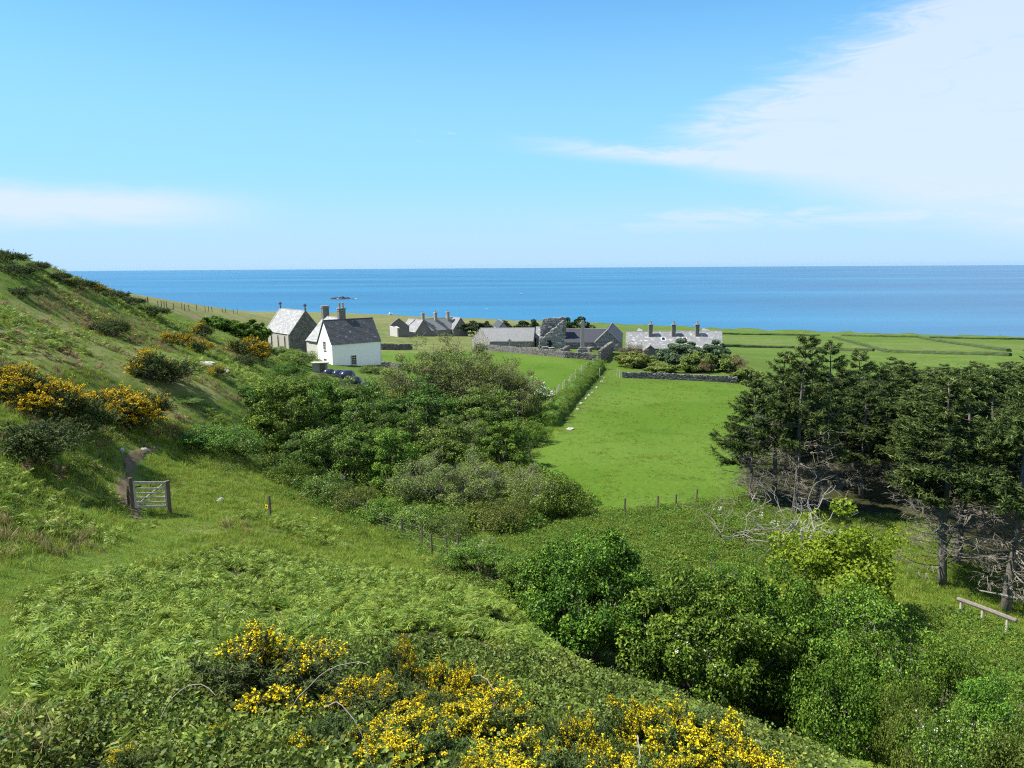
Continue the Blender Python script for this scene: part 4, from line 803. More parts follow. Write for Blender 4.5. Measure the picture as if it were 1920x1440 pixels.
# ------------------------------------------------------------------ gate, fences, posts, bench
gl, gr = at(251, 958, 29.6), at(316, 953, 30.5); gl[2], gr[2] = hz(gl[0], gl[1]), hz(gr[0], gr[1]); gd = gr-gl; gw = float(np.hypot(gd[0], gd[1])); grz = math.atan2(gd[1], gd[0])
gate = thing('wooden_gate', 'weathered wooden field gate with diagonal brace across the path', 'gate', gl, grz); zr = gr[2]-gl[2]; GH = 1.10
def bar(mb, a, b, w, t): 
    a = np.array(a, float); b = np.array(b, float); d = unit((b-a)[None])[0]; n = np.array([0, 1.0, 0]); u = np.cross(d, n); P = [a-u*w/2-n*t/2, b-u*w/2-n*t/2, b-u*w/2+n*t/2, a-u*w/2+n*t/2]; Q = [p+u*w for p in P]; mb.hexa(np.array(P+Q)); return mb
for x, dz in ((-.04, 0), (gw+.04, zr)):
    q = MB(); q.box((x, 0, dz+GH/2+.0), (.13, .13, GH+.5)); q.box((x, 0, dz+GH+.27), (.15, .15, .03)); q.obj('post', M_WOODD, gate)
y0 = .10; y1 = .10+zr*.6; x0, x1 = .07, gw-.06
lv = lambda f: (y0+f*(GH-.02), y1+f*(GH-.02))
for f, w in ((0.03, .09), (.2, .065), (.38, .065), (.56, .065), (.74, .065), (.97, .11)): a, b = lv(f); bar(MB(), (x0, 0, a), (x1, 0, b), w, .045).obj('rail', M_WOOD, gate)
for x, (a, b) in ((x0+.01, (lv(0)[0], lv(1)[0])), (x1-.01, (lv(0)[1], lv(1)[1]))): bar(MB(), (x, 0, a-.02), (x, 0, b+.03), .085, .052).obj('stile', M_WOOD, gate)
bar(MB(), (x0+.03, .05, lv(0.03)[0]), (x1-.04, .05, lv(.93)[1]), .075, .035).obj('brace', M_WOOD, gate)
MB().box((x0+.16, -.04, lv(.8)[0]), (.22, .03, .05)).obj('latch', M_BLACK, gate)
b = hit(243, 951); o = thing('gate_side_post', 'short stout wooden post left of the gate', 'post', b, .3); q = MB(); q.tube(np.array([[0, 0, -.3], [0, 0, .8], [0, 0, .93]]), [.075, .07, .05], 8); q.obj('post', M_WOODD, o); MB().box((.09, 0, .86), (.26, .04, .05)).obj('rail_stub', M_WOOD, o)
b = hit(507, 975); o = thing('waymark_post', 'wooden waymark post with small yellow arrow sign', 'post', b, -.6); q = MB(); q.box((0, 0, .45), (.09, .09, 1.35)); q.obj('post', M_WOODD, o)
sg = MB().box((-.13, -.055, .62), (.19, .012, .17)).obj('sign_plate', M_YELLOW_SIGN, o)
a_ = MB(); yy = -.063
a_.prism(np.array([(-.19, yy, .60), (-.13, yy, .60), (-.13, yy, .57), (-.07, yy, .62), (-.13, yy, .67), (-.13, yy, .64), (-.19, yy, .64)]), (0, -.003, 0)); a_.obj('arrow', M_BLACK, sg)
def fence(name, label, bases, h, r=.05, mat=None, wires=3, lean=.06, closed=False):
    rng = np.random.default_rng(len(bases)*7+3); B = [np.array(b) for b in bases]; O = B[len(B)//2]; s = thing(name, label, 'fence', O); tops = []
    for b in B:
        hh = h*rng.uniform(.9, 1.12); t = np.array([rng.normal()*lean, rng.normal()*lean, hh]); q = MB(); q.tube(np.array([b-O-[0, 0, .35], b-O+t*.97, b-O+t]), [r, r*.95, r*.6], 6); q.obj('post', mat or M_WOODD, s); tops.append(b-O+t)
    for w in range(wires):
        f = (w+.7)/(wires+.2); P = []
        for i in range(len(B)-1):
            p, q_ = B[i]-O+(tops[i]-B[i]+O)*f, B[i+1]-O+(tops[i+1]-B[i+1]+O)*f
            if np.linalg.norm(p-q_) < 14: MBt = MB().tube(np.array([p, (p+q_)/2-UP*.02, q_]), .0025, 3); P.append(MBt)
        if P:
            m_ = MB()
            for z_ in P: m_.add(np.vstack(z_.V), z_.F)
            m_.obj('wire', M_WIRE, s)
    return s
fence('thicket_fence', 'wire fence on thin posts along the foot of the willow thicket', [hit(*p) for p in ((516, 884), (538, 896), (573, 922), (612, 945), (660, 966), (690, 980), (722, 996), (757, 1008), (790, 1026), (811, 1042), (838, 1050), (862, 1046))], 1.05, .045)
fence('lane_fence', 'row of pale fence posts beside the sunken lane', [hit(1112-84*i/23+2*math.sin(i*2.1), 684.5+74*i/23) for i in range(24)], 1.25, .06, M_PALEP, 2)
fence('hill_fence', 'thin post fence along the hill skyline above the sea', [hit(p, q) for p, q in ((278, 574), (297, 577), (303, 577), (308, 578), (313, 578), (326, 581), (341, 579), (346, 583), (355, 583), (369, 583), (385, 584), (391, 584), (398, 585), (417, 585), (423, 586), (438, 587), (445, 588))], 1.25, .07, None, 1)
fence('field_corner_fence', 'few short dark posts at the near corner of the bright field', [hit(p, q) for p, q in ((1171, 966), (1232, 958), (1267, 953), (1304, 944))], 1.0, .06)
for px, py, lab, m_ in ((1124, 707, 'pale post on the left of the lane opening', M_PALEP), (1157, 707, 'leaning pale post at the end of the garden wall', M_PALEP), (1162, 709, 'pale gatepost nearest the garden wall', M_PALEP), (1016, 742, None, None), (993, 860, 'thin lone stake at the field edge by the thicket shadow', M_WOODD), (971, 795, 'pale stake showing above the hedge by the lane', M_PALEP)):
    if lab is None: continue
    b = hit(px, py); o = thing('post', lab, 'post', b); q = MB(); q.tube(np.array([[0, 0, -.3], [.03, 0, 1.2], [.03, 0, 1.3]]), [.06, .06, .04], 6); q.obj('post_shaft', m_, o)
# bench by the plantation
lg = [hit(1800, 1158), hit(1851, 1174), hit(1886, 1192)]; bl, br = lg[0], lg[2]; dv = (br-bl); bn_rz = math.atan2(dv[1], dv[0]); bl_ = float(np.hypot(dv[0], dv[1])); hb = .72
bench = thing('plank_bench', 'rough log bench on three posts beside the spruces', 'bench', bl, bn_rz); slope = dv[2]/bl_
q = MB(); e0, e1 = -.18, bl_+.35; c_ = lambda x: np.array([x, 0, hb+slope*x+.06]); q.tube(np.array([c_(e0), c_(e0+.02), c_(bl_/2)+UP*.015, c_(e1-.02), c_(e1)]), [.07, .095, .10, .095, .07], 8); q.obj('seat', M_PLANK, bench)
for l in lg: t = float(np.dot((l-bl)[:2], dv[:2])/bl_); zz = l[2]-bl[2]; q = MB(); q.tube(np.array([[t, 0, zz-.3], [t, 0, hb+slope*t]]), [.06, .06], 7); q.obj('leg', M_PALEP, bench)
b0, b1 = at(1836, 1107, 31.5), at(1935, 1128, 30.5); o = thing('fallen_pole', 'pale bare pole lying against the spruce trunk behind the bench', 'branch', (b0+b1)/2); O = (b0+b1)/2; MB().tube(np.array([b0-O, [0, 0, .02], b1-O]), [.03, .05, .055], 6).obj('trunk', M_DEADW, o)
# stones
def boulder(px, py, w, h, label, mat=M_STONE, seed=0, name='boulder', cat='stone'):
    rng = np.random.default_rng(seed+50); b = hit(px, py); n1, n2 = 10, 7; V = []; 
    for i in range(n2):
        a = math.pi*i/(n2-1)
        for j in range(n1): t = 2*math.pi*j/n1; k_ = rng.uniform(.75, 1.1); V.append((w/2*math.sin(a)*math.cos(t)*k_, w/2*.7*math.sin(a)*math.sin(t)*k_, h*.75*math.cos(a)*k_+h*.15))
    F = [(i*n1+j, i*n1+(j+1) % n1, (i+1)*n1+(j+1) % n1, (i+1)*n1+j) for i in range(n2-1) for j in range(n1)]
    return tag(obj(name, make_mesh(name, V, [f[::-1] for f in F], mat, np.full(len(V), .8))), label, cat) , b
def put_boulder(*a, **k_):
    o, b = boulder(*a, **k_); o.location = tuple(float(v) for v in b); o.rotation_euler.z = random.uniform(0, 3); return o
put_boulder(412, 941, .55, .22, 'pale low boulder in the short grass right of the gate', M_DRESS, 1)
put_boulder(270, 845, .45, .2, 'white stone at the bend of the dirt path', M_DRESS, 2)
put_boulder(228, 846, .4, .2, 'small grey stone left of the dirt path bend', M_STONE, 3)
put_boulder(385, 684, 1.9, .35, 'flat grey rock outcrop on the hill path, upper one', M_DRESS, 4)
put_boulder(418, 697, 1.6, .3, 'flat grey rock outcrop on the hill path, lower one', M_DRESS, 5)
put_boulder(1069, 805, 1.1, .2, 'flat grey slab in the grass at the lane foot', M_DRESS, 6)
put_boulder(1797, 1174, .34, .12, 'pale blue-white lump in the grass before the bench', M_FRAME, 7, 'white_lump')
ORD = ('first', 'second', 'third', 'fourth', 'fifth', 'sixth', 'seventh', 'eighth')
for i, (px, py) in enumerate(((1133, 710), (1128, 716), (1119, 727), (1110, 737), (1105, 742), (1099, 748), (1090, 757), (1083, 768))): o = put_boulder(px, py, .5, .22, '%s pale stone along the lane edge, counted from the garden wall' % ORD[i], M_DRESS, 10+i); o['group'] = 'stones lining the lane edge'
# footpath worn to earth beyond the gate
def path_strip(name, pts, widths, mat, lift=.035):
    L = np.array([hit(*p)[:2] for p in pts]); s = np.concatenate([[0], np.cumsum(np.linalg.norm(np.diff(L, axis=0), axis=1))]); n = int(s[-1]/.3)+2; t = np.linspace(0, s[-1], n)
    C = np.stack([np.interp(t, s, L[:, i]) for i in (0, 1)], 1)
    for _ in range(3): C[1:-1] = (C[:-2]+C[2:]+2*C[1:-1])/4
    W = np.interp(t, s, widths)*(1+.35*(fbm(t*.9, t*0, 3, 4)-.5)); d = unit(np.gradient(C, axis=0)); nn = np.stack([-d[:, 1], d[:, 0]], 1); rows = []
    rng = np.random.default_rng(5)
    for f in np.linspace(-1, 1, 7): P = C+nn*(W*f/2+(rng.normal(0, .06, n) if abs(f) > .9 else 0))[:, None]; rows.append(np.column_stack([P, height(P[:, 0], P[:, 1])+lift-.05*(abs(f) > .9)]))
    V = np.stack(rows, 1).reshape(-1, 3); F = np.array([(i*7+j, i*7+j+1, (i+1)*7+j+1, (i+1)*7+j) for i in range(n-1) for j in range(6)])[:, ::-1]
    return obj(name, make_mesh(name, V, F, mat, np.zeros(len(V)), True), kind='structure')
m_path, nt = new_mat('earth_path'); k = NT(nt); f1 = k.noise(2.4, 6, .7); f2 = k.noise(14, 4, .7)
c = k.ramp(f1, (.3, (.085, .060, .036)), (.55, (.130, .097, .062)), (.75, (.19, .150, .105))); c = k.mix(k.sm(k.noise(1.1, 5, .7), .56, .66, 0, .9), c, (.06, .12, .016)); k.out(k.bsdf(c, .95, .1, k.bump(k.math('ADD', f1, f2), .6, .05)))
path_strip('path', [(262, 975), (240, 940), (228, 905), (243, 880), (238, 865), (262, 848), (296, 838)], [.4, .7, .55, .4, .6, .5, .15], m_path, .05)
path_strip('hill_path', [(345, 672), (372, 682), (405, 693), (440, 706), (470, 720)], [.5, 1.0, 1.1, 1.0, .5], m_path, .06)
# ------------------------------------------------------------------ sheds and covered stacks below the white house
b = at(600, 690, 106); b[2] = hz(b[0], b[1]); t_ = at(600, 679.5, 106)[2]-b[2]; s = thing('garden_shed', 'small grey shed with flat pale roof below the white house', 'shed', b, .25)
q = MB(); q.box((0, 0, t_/2-.3), (2.1, 1.9, t_+.6)); q.obj('wall', M_STONE, s); q = MB(); q.box((.1, 0, t_+.03), (2.5, 2.2, .10)); q.obj('roof', M_DRESS, s); MB().box((.35, -.96, t_/2), (.75, .06, t_*.85)).obj('door', M_WOODD, s)
def tarp(px, py, D, wpx, hpx, label, seed):
    rng = np.random.default_rng(seed); x, y = at(px, py, D)[:2]; z = hz(x, y); zt = at(px, py-hpx, D)[2]; w = wpx/FPX*D; hgt = max(.5, min(zt-z, .48*w)); V = []; n1, n2 = 18, 8
    for i in range(n2):
        f = i/(n2-1); r = math.cos(f*math.pi/2)**.55; zz = hgt*math.sin(f*math.pi/2)**.8
        for j in range(n1): a = 6.283*j/n1; kk = 1+.05*math.sin(5*a+seed)+rng.uniform(-.02, .02); V.append((w/2*r*math.cos(a)*kk, w*.42*r*math.sin(a)*kk, zz-.05))
    F = [(i*n1+j, i*n1+(j+1) % n1, (i+1)*n1+(j+1) % n1, (i+1)*n1+j) for i in range(n2-1) for j in range(n1)]
    o = thing('covered_stack', label, 'tarpaulin', (x, y, z), .3*seed, 'dark blue covered stacks below the white house'); obj('tarpaulin', make_mesh('tarpaulin', V, F, M_TARP, smooth=True), o)
    a = np.linspace(-1, 1, 9); MB().tube(np.stack([a*w*.45, 0*a, hgt*np.sqrt(np.maximum(0, 1-(a*.98)**2))**.8-.02], 1), .02, 4).obj('rope', M_WIRE, o); return o
for i, a in enumerate([(616, 690, 105, 24, 7, 'dark blue tarpaulin mound touching the shed'), (634, 692, 104, 27, 10, 'shiny dark blue tarpaulin mound, second from the shed'), (650, 694, 103, 34, 12, 'largest shiny dark blue tarpaulin mound under the white house'), (665, 703, 100, 28, 8, 'low dark blue sheeted stack, fourth in the row'), (682, 704, 99, 20, 7, 'dark blue sheeted stack near the house window'), (693, 712, 97, 20, 7, 'small blue sheeted stack, half way down the row'), (708, 716, 95, 22, 6, 'blue sheeted stack amid the scrub'), (725, 722, 93, 24, 7, 'blue sheeted stack near the foot of the row'), (745, 727, 91, 22, 6, 'second last blue sheeted stack by the thicket'), (763, 735, 89, 16, 6, 'last small blue bundle at the thicket edge')]): tarp(*a, seed=i+1)
# ------------------------------------------------------------------ lane bank and far field hedges
m_bank, nt = new_mat('hedge_bank'); k = NT(nt); f1 = k.noise(2.2, 6, .7); c = k.ramp(f1, (.3, (.030, .062, .012)), (.55, (.070, .130, .018)), (.75, (.11, .17, .03))); k.out(k.bsdf(c, .95, .1, k.bump(f1, .8, .2)))
m_farh, nt = new_mat('far_hedge'); k = NT(nt); f1 = k.noise(.5, 6, .7); c = k.ramp(f1, (.3, (.030, .050, .018)), (.6, (.060, .085, .030)), (.8, (.14, .135, .10))); k.out(k.bsdf(c, .95, .1, k.bump(f1, .8, .3)))
def bank(name, label, pts, h, w, mat, cat='hedge', seed=1, step=.6, rough=.35):
    rng = np.random.default_rng(seed); L = smooth_line(pts, step); d = unit(np.gradient(L, axis=0)); nn = np.stack([-d[:, 1], d[:, 0]], 1); O = np.array([*L[len(L)//2], 0]); O[2] = hz(O[0], O[1]); prof = [(-.55, -.35), (-.5, .35), (-.38, .8), (-.12, 1.0), (.14, .98), (.38, .78), (.5, .35), (.55, -.35)]; V = []
    for i in range(len(L)):
        hh = h*(1+rough*(fbm(i*.35, seed, 3, seed)-.5)*2); ww = w*(1+rough*.6*(fbm(i*.3, seed+9, 3, seed+2)-.5)*2)
        for a, b in prof: p = L[i]+nn[i]*a*ww+rng.normal(0, .04*w, 2); V.append((p[0]-O[0], p[1]-O[1], hz(p[0], p[1])+b*hh+rng.normal(0, .04*h)-O[2]))
    m_ = len(prof); F = [(i*m_+j, i*m_+j+1, (i+1)*m_+j+1, (i+1)*m_+j) for i in range(len(L)-1) for j in range(m_-1)]+[tuple(range(m_))[::-1], tuple(range((len(L)-1)*m_, len(L)*m_))]
    o = tag(obj(name, make_mesh(name, V, F, mat)), label, cat); o.location = O; return o, L
lb, LBL = bank('lane_bank', 'grassy earth bank with a dark shaded side along the lane', H((1122, 690), (1108, 706), (1085, 731), (1060, 757), (1040, 782), (1030, 800)), 1.25, 1.9, m_bank, 'bank', 3, .5)
for i, (lab, pts) in enumerate([('dark far field wall nearest the shore, left of the spruce tops', ((1355, 627), (1450, 628.5), (1545, 630))), ('dark far field wall just right of the cottage roof', ((1355, 650), (1430, 652), (1510, 653))), ('long dark field wall near the shore on the far right', ((1577, 630), (1650, 631.5), (1722, 633))), ('far shore field wall running off the right edge', ((1742, 634), (1830, 636), (1960, 638))), ('field wall slanting down towards the spruce plantation', ((1562, 633), (1600, 643), (1640, 654), (1662, 660))), ('field wall slanting right, far side of the pale field', ((1725, 634), (1790, 645), (1850, 653), (1895, 660))), ('lowest long field wall above the plantation tops', ((1655, 660.5), (1760, 664), (1900, 668))), ('field wall behind the spruce tops', ((1490, 655), (1560, 656.5), (1650, 659)))]): bank('field_wall', lab, H(*pts), 1.1, 1.6, m_farh, 'field wall', 20+i, 2.5)[0]['group'] = 'far field walls'
# ------------------------------------------------------------------ islet and boats
M_ROCK = plain_mat('sea_rock', (.020, .018, .020), (.055, .050, .052), .3, .9, .2, .6, .3)
p = hit_sea(638, 560.5); o = thing('rock_islet', 'low dark rock islet ringed with white surf', 'islet', p); rng = np.random.default_rng(3); V = []; NX, NY = 34, 12; wI = 46/FPX*p[1]
for i in range(NX):
    for j in range(NY): a, b = i/(NX-1)*2-1, j/(NY-1)*2-1; e = max(0, 1-a*a-b*b*.9); V.append((a*wI/2, b*wI*.28, 5.0*e**.8*max(0, fbm(a*5+5, b*3, 3, 8)*2.1-.55)-.5))
obj('rock', make_mesh('rock', V, np.array([(i*NY+j, (i+1)*NY+j, (i+1)*NY+j+1, i*NY+j+1) for i in range(NX-1) for j in range(NY-1)]), M_ROCK, np.zeros(len(V))), o)
th_ = np.linspace(0, 6.283, 33)[:-1]; V = []; 
for j, k_ in enumerate((.76, .84)):
    for a in th_: q = k_*(1+.10*j*fbm(a*3, 1, 2, 5)); V.append((wI/2*q*math.cos(a), wI*.29*q*math.sin(a), .25))
obj('surf', make_mesh('surf', V, [(i, (i+1) % 32, 32+(i+1) % 32, 32+i) for i in range(32)], M_WHITEF, np.full(64, .8)), o)
for dx, w_ in ((.62, 7), (.05, 5), (-.05, 4)): q = MB(); q.box((dx*wI, -wI*.20, .5 if dx > .5 else 1.2), (w_, 3, .9), 0, .8, .4); q.obj('surf', M_WHITEF, o)
for px, py, ln, lab in ((732, 590.5, 5.5, 'small white boat close to shore left of the gabled house'), (913, 580.5, 3.2, 'tiny white boat on the open water above the barn'), (977, 552, 4.5, 'far white speck of a boat on the blue sea')):
    p = hit_sea(px, py); o = thing('motor_boat', lab, 'boat', p, random.uniform(0, 3), 'boats on the sea'); V = []
    for i, (x, w_, z0) in enumerate(((-.5, .30, 0), (-.2, .34, 0), (.2, .30, .02), (.5, .02, .12))): V += [(x*ln, -w_*ln*.5, .16*ln+z0*ln), (x*ln, 0, -.06*ln), (x*ln, w_*ln*.5, .16*ln+z0*ln)]
    obj('hull', make_mesh('hull', V, [(3*i+j, 3*i+3+j, 3*i+4+j, 3*i+1+j) for i in range(3) for j in range(2)]+[(0, 2, 5, 3), (3, 5, 8, 6), (6, 8, 11, 9), (0, 1, 2)], M_FRAME), o); MB().box((-.02*ln, 0, .30*ln), (.34*ln, .24*ln, .30*ln)).obj('cabin', M_FRAME, o)
# ------------------------------------------------------------------ trees and shrubs: a few grown forms of each kind, then every plant on its own spot
def stand(name, protos, Hn, Wn, rows, cat, group, sink=0.0):
    for i, (px, D, top, w, label) in enumerate(rows):
        x, y, z, sx, sz = place_px(px, D, top, w, Hn, Wn); plant(name, protos[i % len(protos)], label, cat, x, y, sx, sz*.93, z=z-sink, group=group)
ELD = [broadleaf(101+i, 3.6, 4.6, 150, 270, .095, M_ELDER, M_BARKL, low=.10, cr=.085, stems=4, stem_r=.075, depth=.62, lump=.16, flowers=30*(i == 1), flower_l=.05) for i in range(2)]
stand('elder_bush', ELD, 3.6, 4.6, [(1105, 22.5, 1000, 300, 'rounded dark green elder bush, left one of the near pair'), (1315, 20.5, 1058, 345, 'broad elder bush dotted with pale blossom in the hollow'), (1440, 21, 1066, 240, 'elder bush squeezed between the blossoming bush and the thorn'), (1010, 25, 1030, 170, 'elder bush behind the bramble scrub, farthest left of the hollow')], 'bush', 'bushes in the hollow')
THO = [broadleaf(111+i, 3.4, 4.2, 110, 250, .07, M_ELDER, M_BARK, low=.08, cr=.085, stems=5, depth=.5, lump=.25, twigs=60, stem_r=.055) for i in range(2)]
stand('thorn_bush', THO, 3.4, 4.2, [(1590, 20, 1092, 310, 'dense thorn bush under the yellow-green sycamore'), (1740, 18, 1172, 240, 'thorn bush at the right end of the hollow'), (1860, 15.5, 1262, 230, 'low thorn bush at the right edge of the picture'), (1345, 27, 1035, 170, 'scrubby thorn behind the blossoming elder'), (905, 27.5, 1012, 200, 'low thorn and bramble mound by the fence end')], 'bush', 'thorns around the hollow')
SYC = broadleaf(121, 5.0, 5.0, 60, 230, .12, M_YELLOW, M_BARKL, low=.12, cr=.12, stems=3, depth=.35, lump=.4, wr=.8, stem_r=.07, sparse=.15)
stand('young_sycamore', [SYC], 5.0, 5.0, [(1565, 28, 928, 265, 'bright yellow-green young sycamore before the dark spruces')], 'tree', None)
WIL = [broadleaf(131+i, 7.0, 6.0, 125, 200, .15, (M_WILLOW, M_ELDER, M_WILLOW)[i], M_BARK, low=(.16, .06, .10)[i], cr=.085, stems=6, depth=.5, lump=.3, twigs=(60, 30, 110)[i], stem_r=.08, sparse=(.1, .05, .2)[i]) for i in range(3)]
stand('willow_tree', [WIL[1], WIL[2], WIL[1], WIL[0], WIL[2]], 7.0, 6.0, [
    (540, 53, 692, 165, 'big dark-stemmed willow at the left end of the thicket'), (672, 62, 694, 140, 'round-topped willow just below the dark blue sheeted stacks'), (600, 60, 700, 115, 'willow between the left-end willow and the round-topped one'),
    (800, 66, 708, 150, 'leafy willow in the middle of the thicket below the bare sallow'), (905, 66, 716, 150, 'leafy willow right of the thicket middle'), (482, 60, 716, 70, 'small willow peeping out left of the thicket'),
    (640, 47, 772, 150, 'willow at the thicket front with a dark hollow beneath'), (735, 47, 784, 130, 'second front willow, right of the dark hollow'), (845, 52, 776, 140, 'olive willow in the thicket centre front'), (745, 56, 744, 120, 'willow mid thicket above the front pair'), (940, 58, 775, 110, 'willow at the thicket right flank over the field shadow'), (570, 46, 800, 110, 'lower willow in front of the big left one')], 'tree', 'willows of the thicket')
SAL = [broadleaf(141+i, 7.0, 6.0, 90, 210, .12, M_SALLOW, M_BARKL, low=.06, cr=.12, stems=8, depth=.4, lump=.25, twigs=420, stem_r=.07, sparse=.3) for i in range(2)]
stand('sallow_tree', SAL, 7.0, 6.0, [(850, 80, 614, 170, 'tall half-bare sallow hiding the barn end'), (785, 78, 640, 140, 'half-bare sallow left of the tallest one'), (925, 77, 646, 150, 'grey half-bare sallow right of the tallest one'), (968, 76, 678, 100, 'grey sallow by the white-blossomed hawthorn'),
    (800, 44, 838, 150, 'front sallow with bare grey stems over the fence'), (885, 43.5, 850, 140, 'brushy sallow with a bare base in the thicket front'), (975, 44, 862, 140, 'grey brushy sallow at the right front of the thicket'), (745, 84, 690, 80, 'sallow scrub right of the white house'), (860, 60, 770, 120, 'thin brown sallow among the leafy willows')], 'tree', 'sallows of the thicket')
BLS = broadleaf(151, 4.0, 3.4, 45, 130, .11, M_HAW, M_BARK, low=.15, cr=.14, stems=4, lump=.2, flowers=420, flower_l=.10)
stand('hawthorn', [BLS], 4.0, 3.4, [(1006, 82, 706, 62, 'hawthorn crowned with white blossom at the lane fence')], 'tree', None)
LOWS = [broadleaf(161+i, 2.2, 3.6, 50, 230, .085, (M_ELDER, M_WILLOW, M_BRAMBLE)[i], M_BARK, low=.04, cr=.15, stems=5, lump=.3, depth=.45, stem_r=.03, twigs=25, flowers=(0, 60, 0)[i], flower_l=.05) for i in range(3)]
stand('low_shrub', LOWS, 2.2, 3.6, [(548, 43, 862, 90, 'leafy low shrub on the fence left of the dark willow hollow'), (605, 41, 885, 110, 'low shrub with white specks along the thicket fence'), (660, 40, 905, 100, 'low shrub below the dark willow hollow'), (715, 38, 935, 110, 'low leafy scrub, mid way along the thicket fence'), (770, 37, 950, 110, 'low white-specked scrub where the fence bends'), (835, 36.5, 965, 110, 'low scrub at the foot of the bare grey stems'),
    (1050, 43.5, 888, 120, 'white-flecked shrub at the right tip of the thicket'), (985, 42, 905, 110, 'shaded shrub left of the thicket tip'), (930, 39, 935, 110, 'low shrub below the brushy sallow'), (1000, 66, 790, 60, 'shrub in the shade at the lane foot'), (960, 62, 800, 70, 'dark shrub on the thicket right side'), (1040, 76, 785, 50, 'bright small shrub at the lane foot'),
    (385, 44, 797, 150, 'rounded bramble mound right of the dirt path'), (450, 46, 808, 110, 'bramble mound with a dark hollow by the willow'), (340, 50, 792, 80, 'small bramble mound above the path bend'),
    (520, 112, 648, 60, 'grey-green scrub before the chapel wall'), (565, 108, 654, 70, 'grey-green scrub before the house gable'), (598, 98, 701, 60, 'scrub in front of the garden shed'), (540, 92, 676, 70, 'low scrub on the slope left of the shed'), (695, 112, 684, 50, 'scrub under the white house front'), (738, 92, 702, 60, 'scrub below the white house corner'), (560, 74, 705, 110, 'scrub between the hill and the thicket top'),
    (1210, 25.5, 1062, 130, 'low green scrub between the two elders'), (1700, 16, 1275, 130, 'shrub on the shaded bank at the hollow foot'), (1575, 17.5, 1225, 210, 'dark shrub filling the hollow below the thorn'), (1790, 13.5, 1330, 190, 'leafy bank shrub in the lower right corner'), (1905, 13, 1340, 170, 'leafy shrub cut by the right picture edge')], 'shrub', 'low shrubs and scrub')
EVG = [broadleaf(171+i, 3.6, 4.4, 80, 190, .26, (M_ELDER, M_PITTO)[i], M_BARK, low=.02, cr=.12, stems=4, lump=.22, stem_r=.06) for i in range(2)]
stand('round_bush', [EVG[0]], 3.6, 4.4, [(400, 128, 591, 62, 'dark rounded bush, left one on the hill below the fence'), (448, 131, 597, 80, 'dark rounded bush, right one left of the chapel'), (482, 135, 602, 50, 'small dark bush touching the chapel wall')], 'bush', 'dark bushes left of the chapel')
TAM = broadleaf(181, 3.6, 4.4, 40, 90, .12, leaf_mat('tamarisk', (.085, .070, .040), (.150, .125, .078), (.22, .19, .13), .2), M_BARK, low=.1, cr=.14, stems=6, twigs=160, stem_r=.05)
stand('garden_bush', [EVG[1]], 3.6, 4.4, [(1275, 128, 638, 92, 'big grey-green domed bush before the cottage'), (1336, 129, 640, 68, 'dark grey-green bush at the right end of the cottage')], 'bush', 'bushes in the cottage garden')
GSH = broadleaf(175, 2.2, 3.6, 60, 190, .20, M_SALLOW, M_BARK, low=.02, cr=.13, stems=4, twigs=60, stem_r=.04)
stand('garden_shrub', [GSH], 2.2, 3.6, [(1190, 124, 660, 66, 'olive shrub at the lane corner of the garden wall'), (1302, 121, 660, 62, 'olive shrub right below the domed garden bush'), (1240, 119, 682, 56, 'low shrub under the left side of the domed garden bush'), (1362, 122, 664, 60, 'green shrub at the far right of the garden wall'), (1402, 112, 690, 76, 'scrub where the garden wall meets the spruces')], 'shrub', 'shrubs in the cottage garden')
stand('tamarisk', [TAM], 3.6, 4.4, [(1186, 131, 641, 52, 'brown feathery tamarisk at the left end of the cottage'), (1322, 120, 673, 46, 'brown feathery tamarisk in the middle of the garden'), (1383, 121, 664, 42, 'brown feathery tamarisk at the right end of the garden')], 'bush', 'tamarisks in the cottage garden')
PIN = [broadleaf(191+i, 5.0, 5.5, 48, 150, .34, M_PINE, M_BARK, low=.18, cr=.14, stems=3, lump=.35, depth=.3, flat=.6, stem_r=.10, lean=(1.0, 0)) for i in range(2)]
stand('wind_pine', PIN, 5.0, 5.5, [(893, 242, 599, 56, 'dark pines clump right of the twin-gabled house'), (948, 202, 600, 56, 'dark pine behind the rear shed'), (978, 206, 598, 66, 'dark pine left of the ruined tower'), (1004, 200, 598, 36, 'dark pine touching the tower top'), (1090, 172, 590.5, 70, 'windswept pine with pale trunk behind the celtic cross'), (1066, 174, 597, 38, 'small dark pine right behind the tower'), (915, 246, 600, 30, 'small dark pine, rightmost by the twin-gabled house')], 'pine', 'dark pines among the buildings')
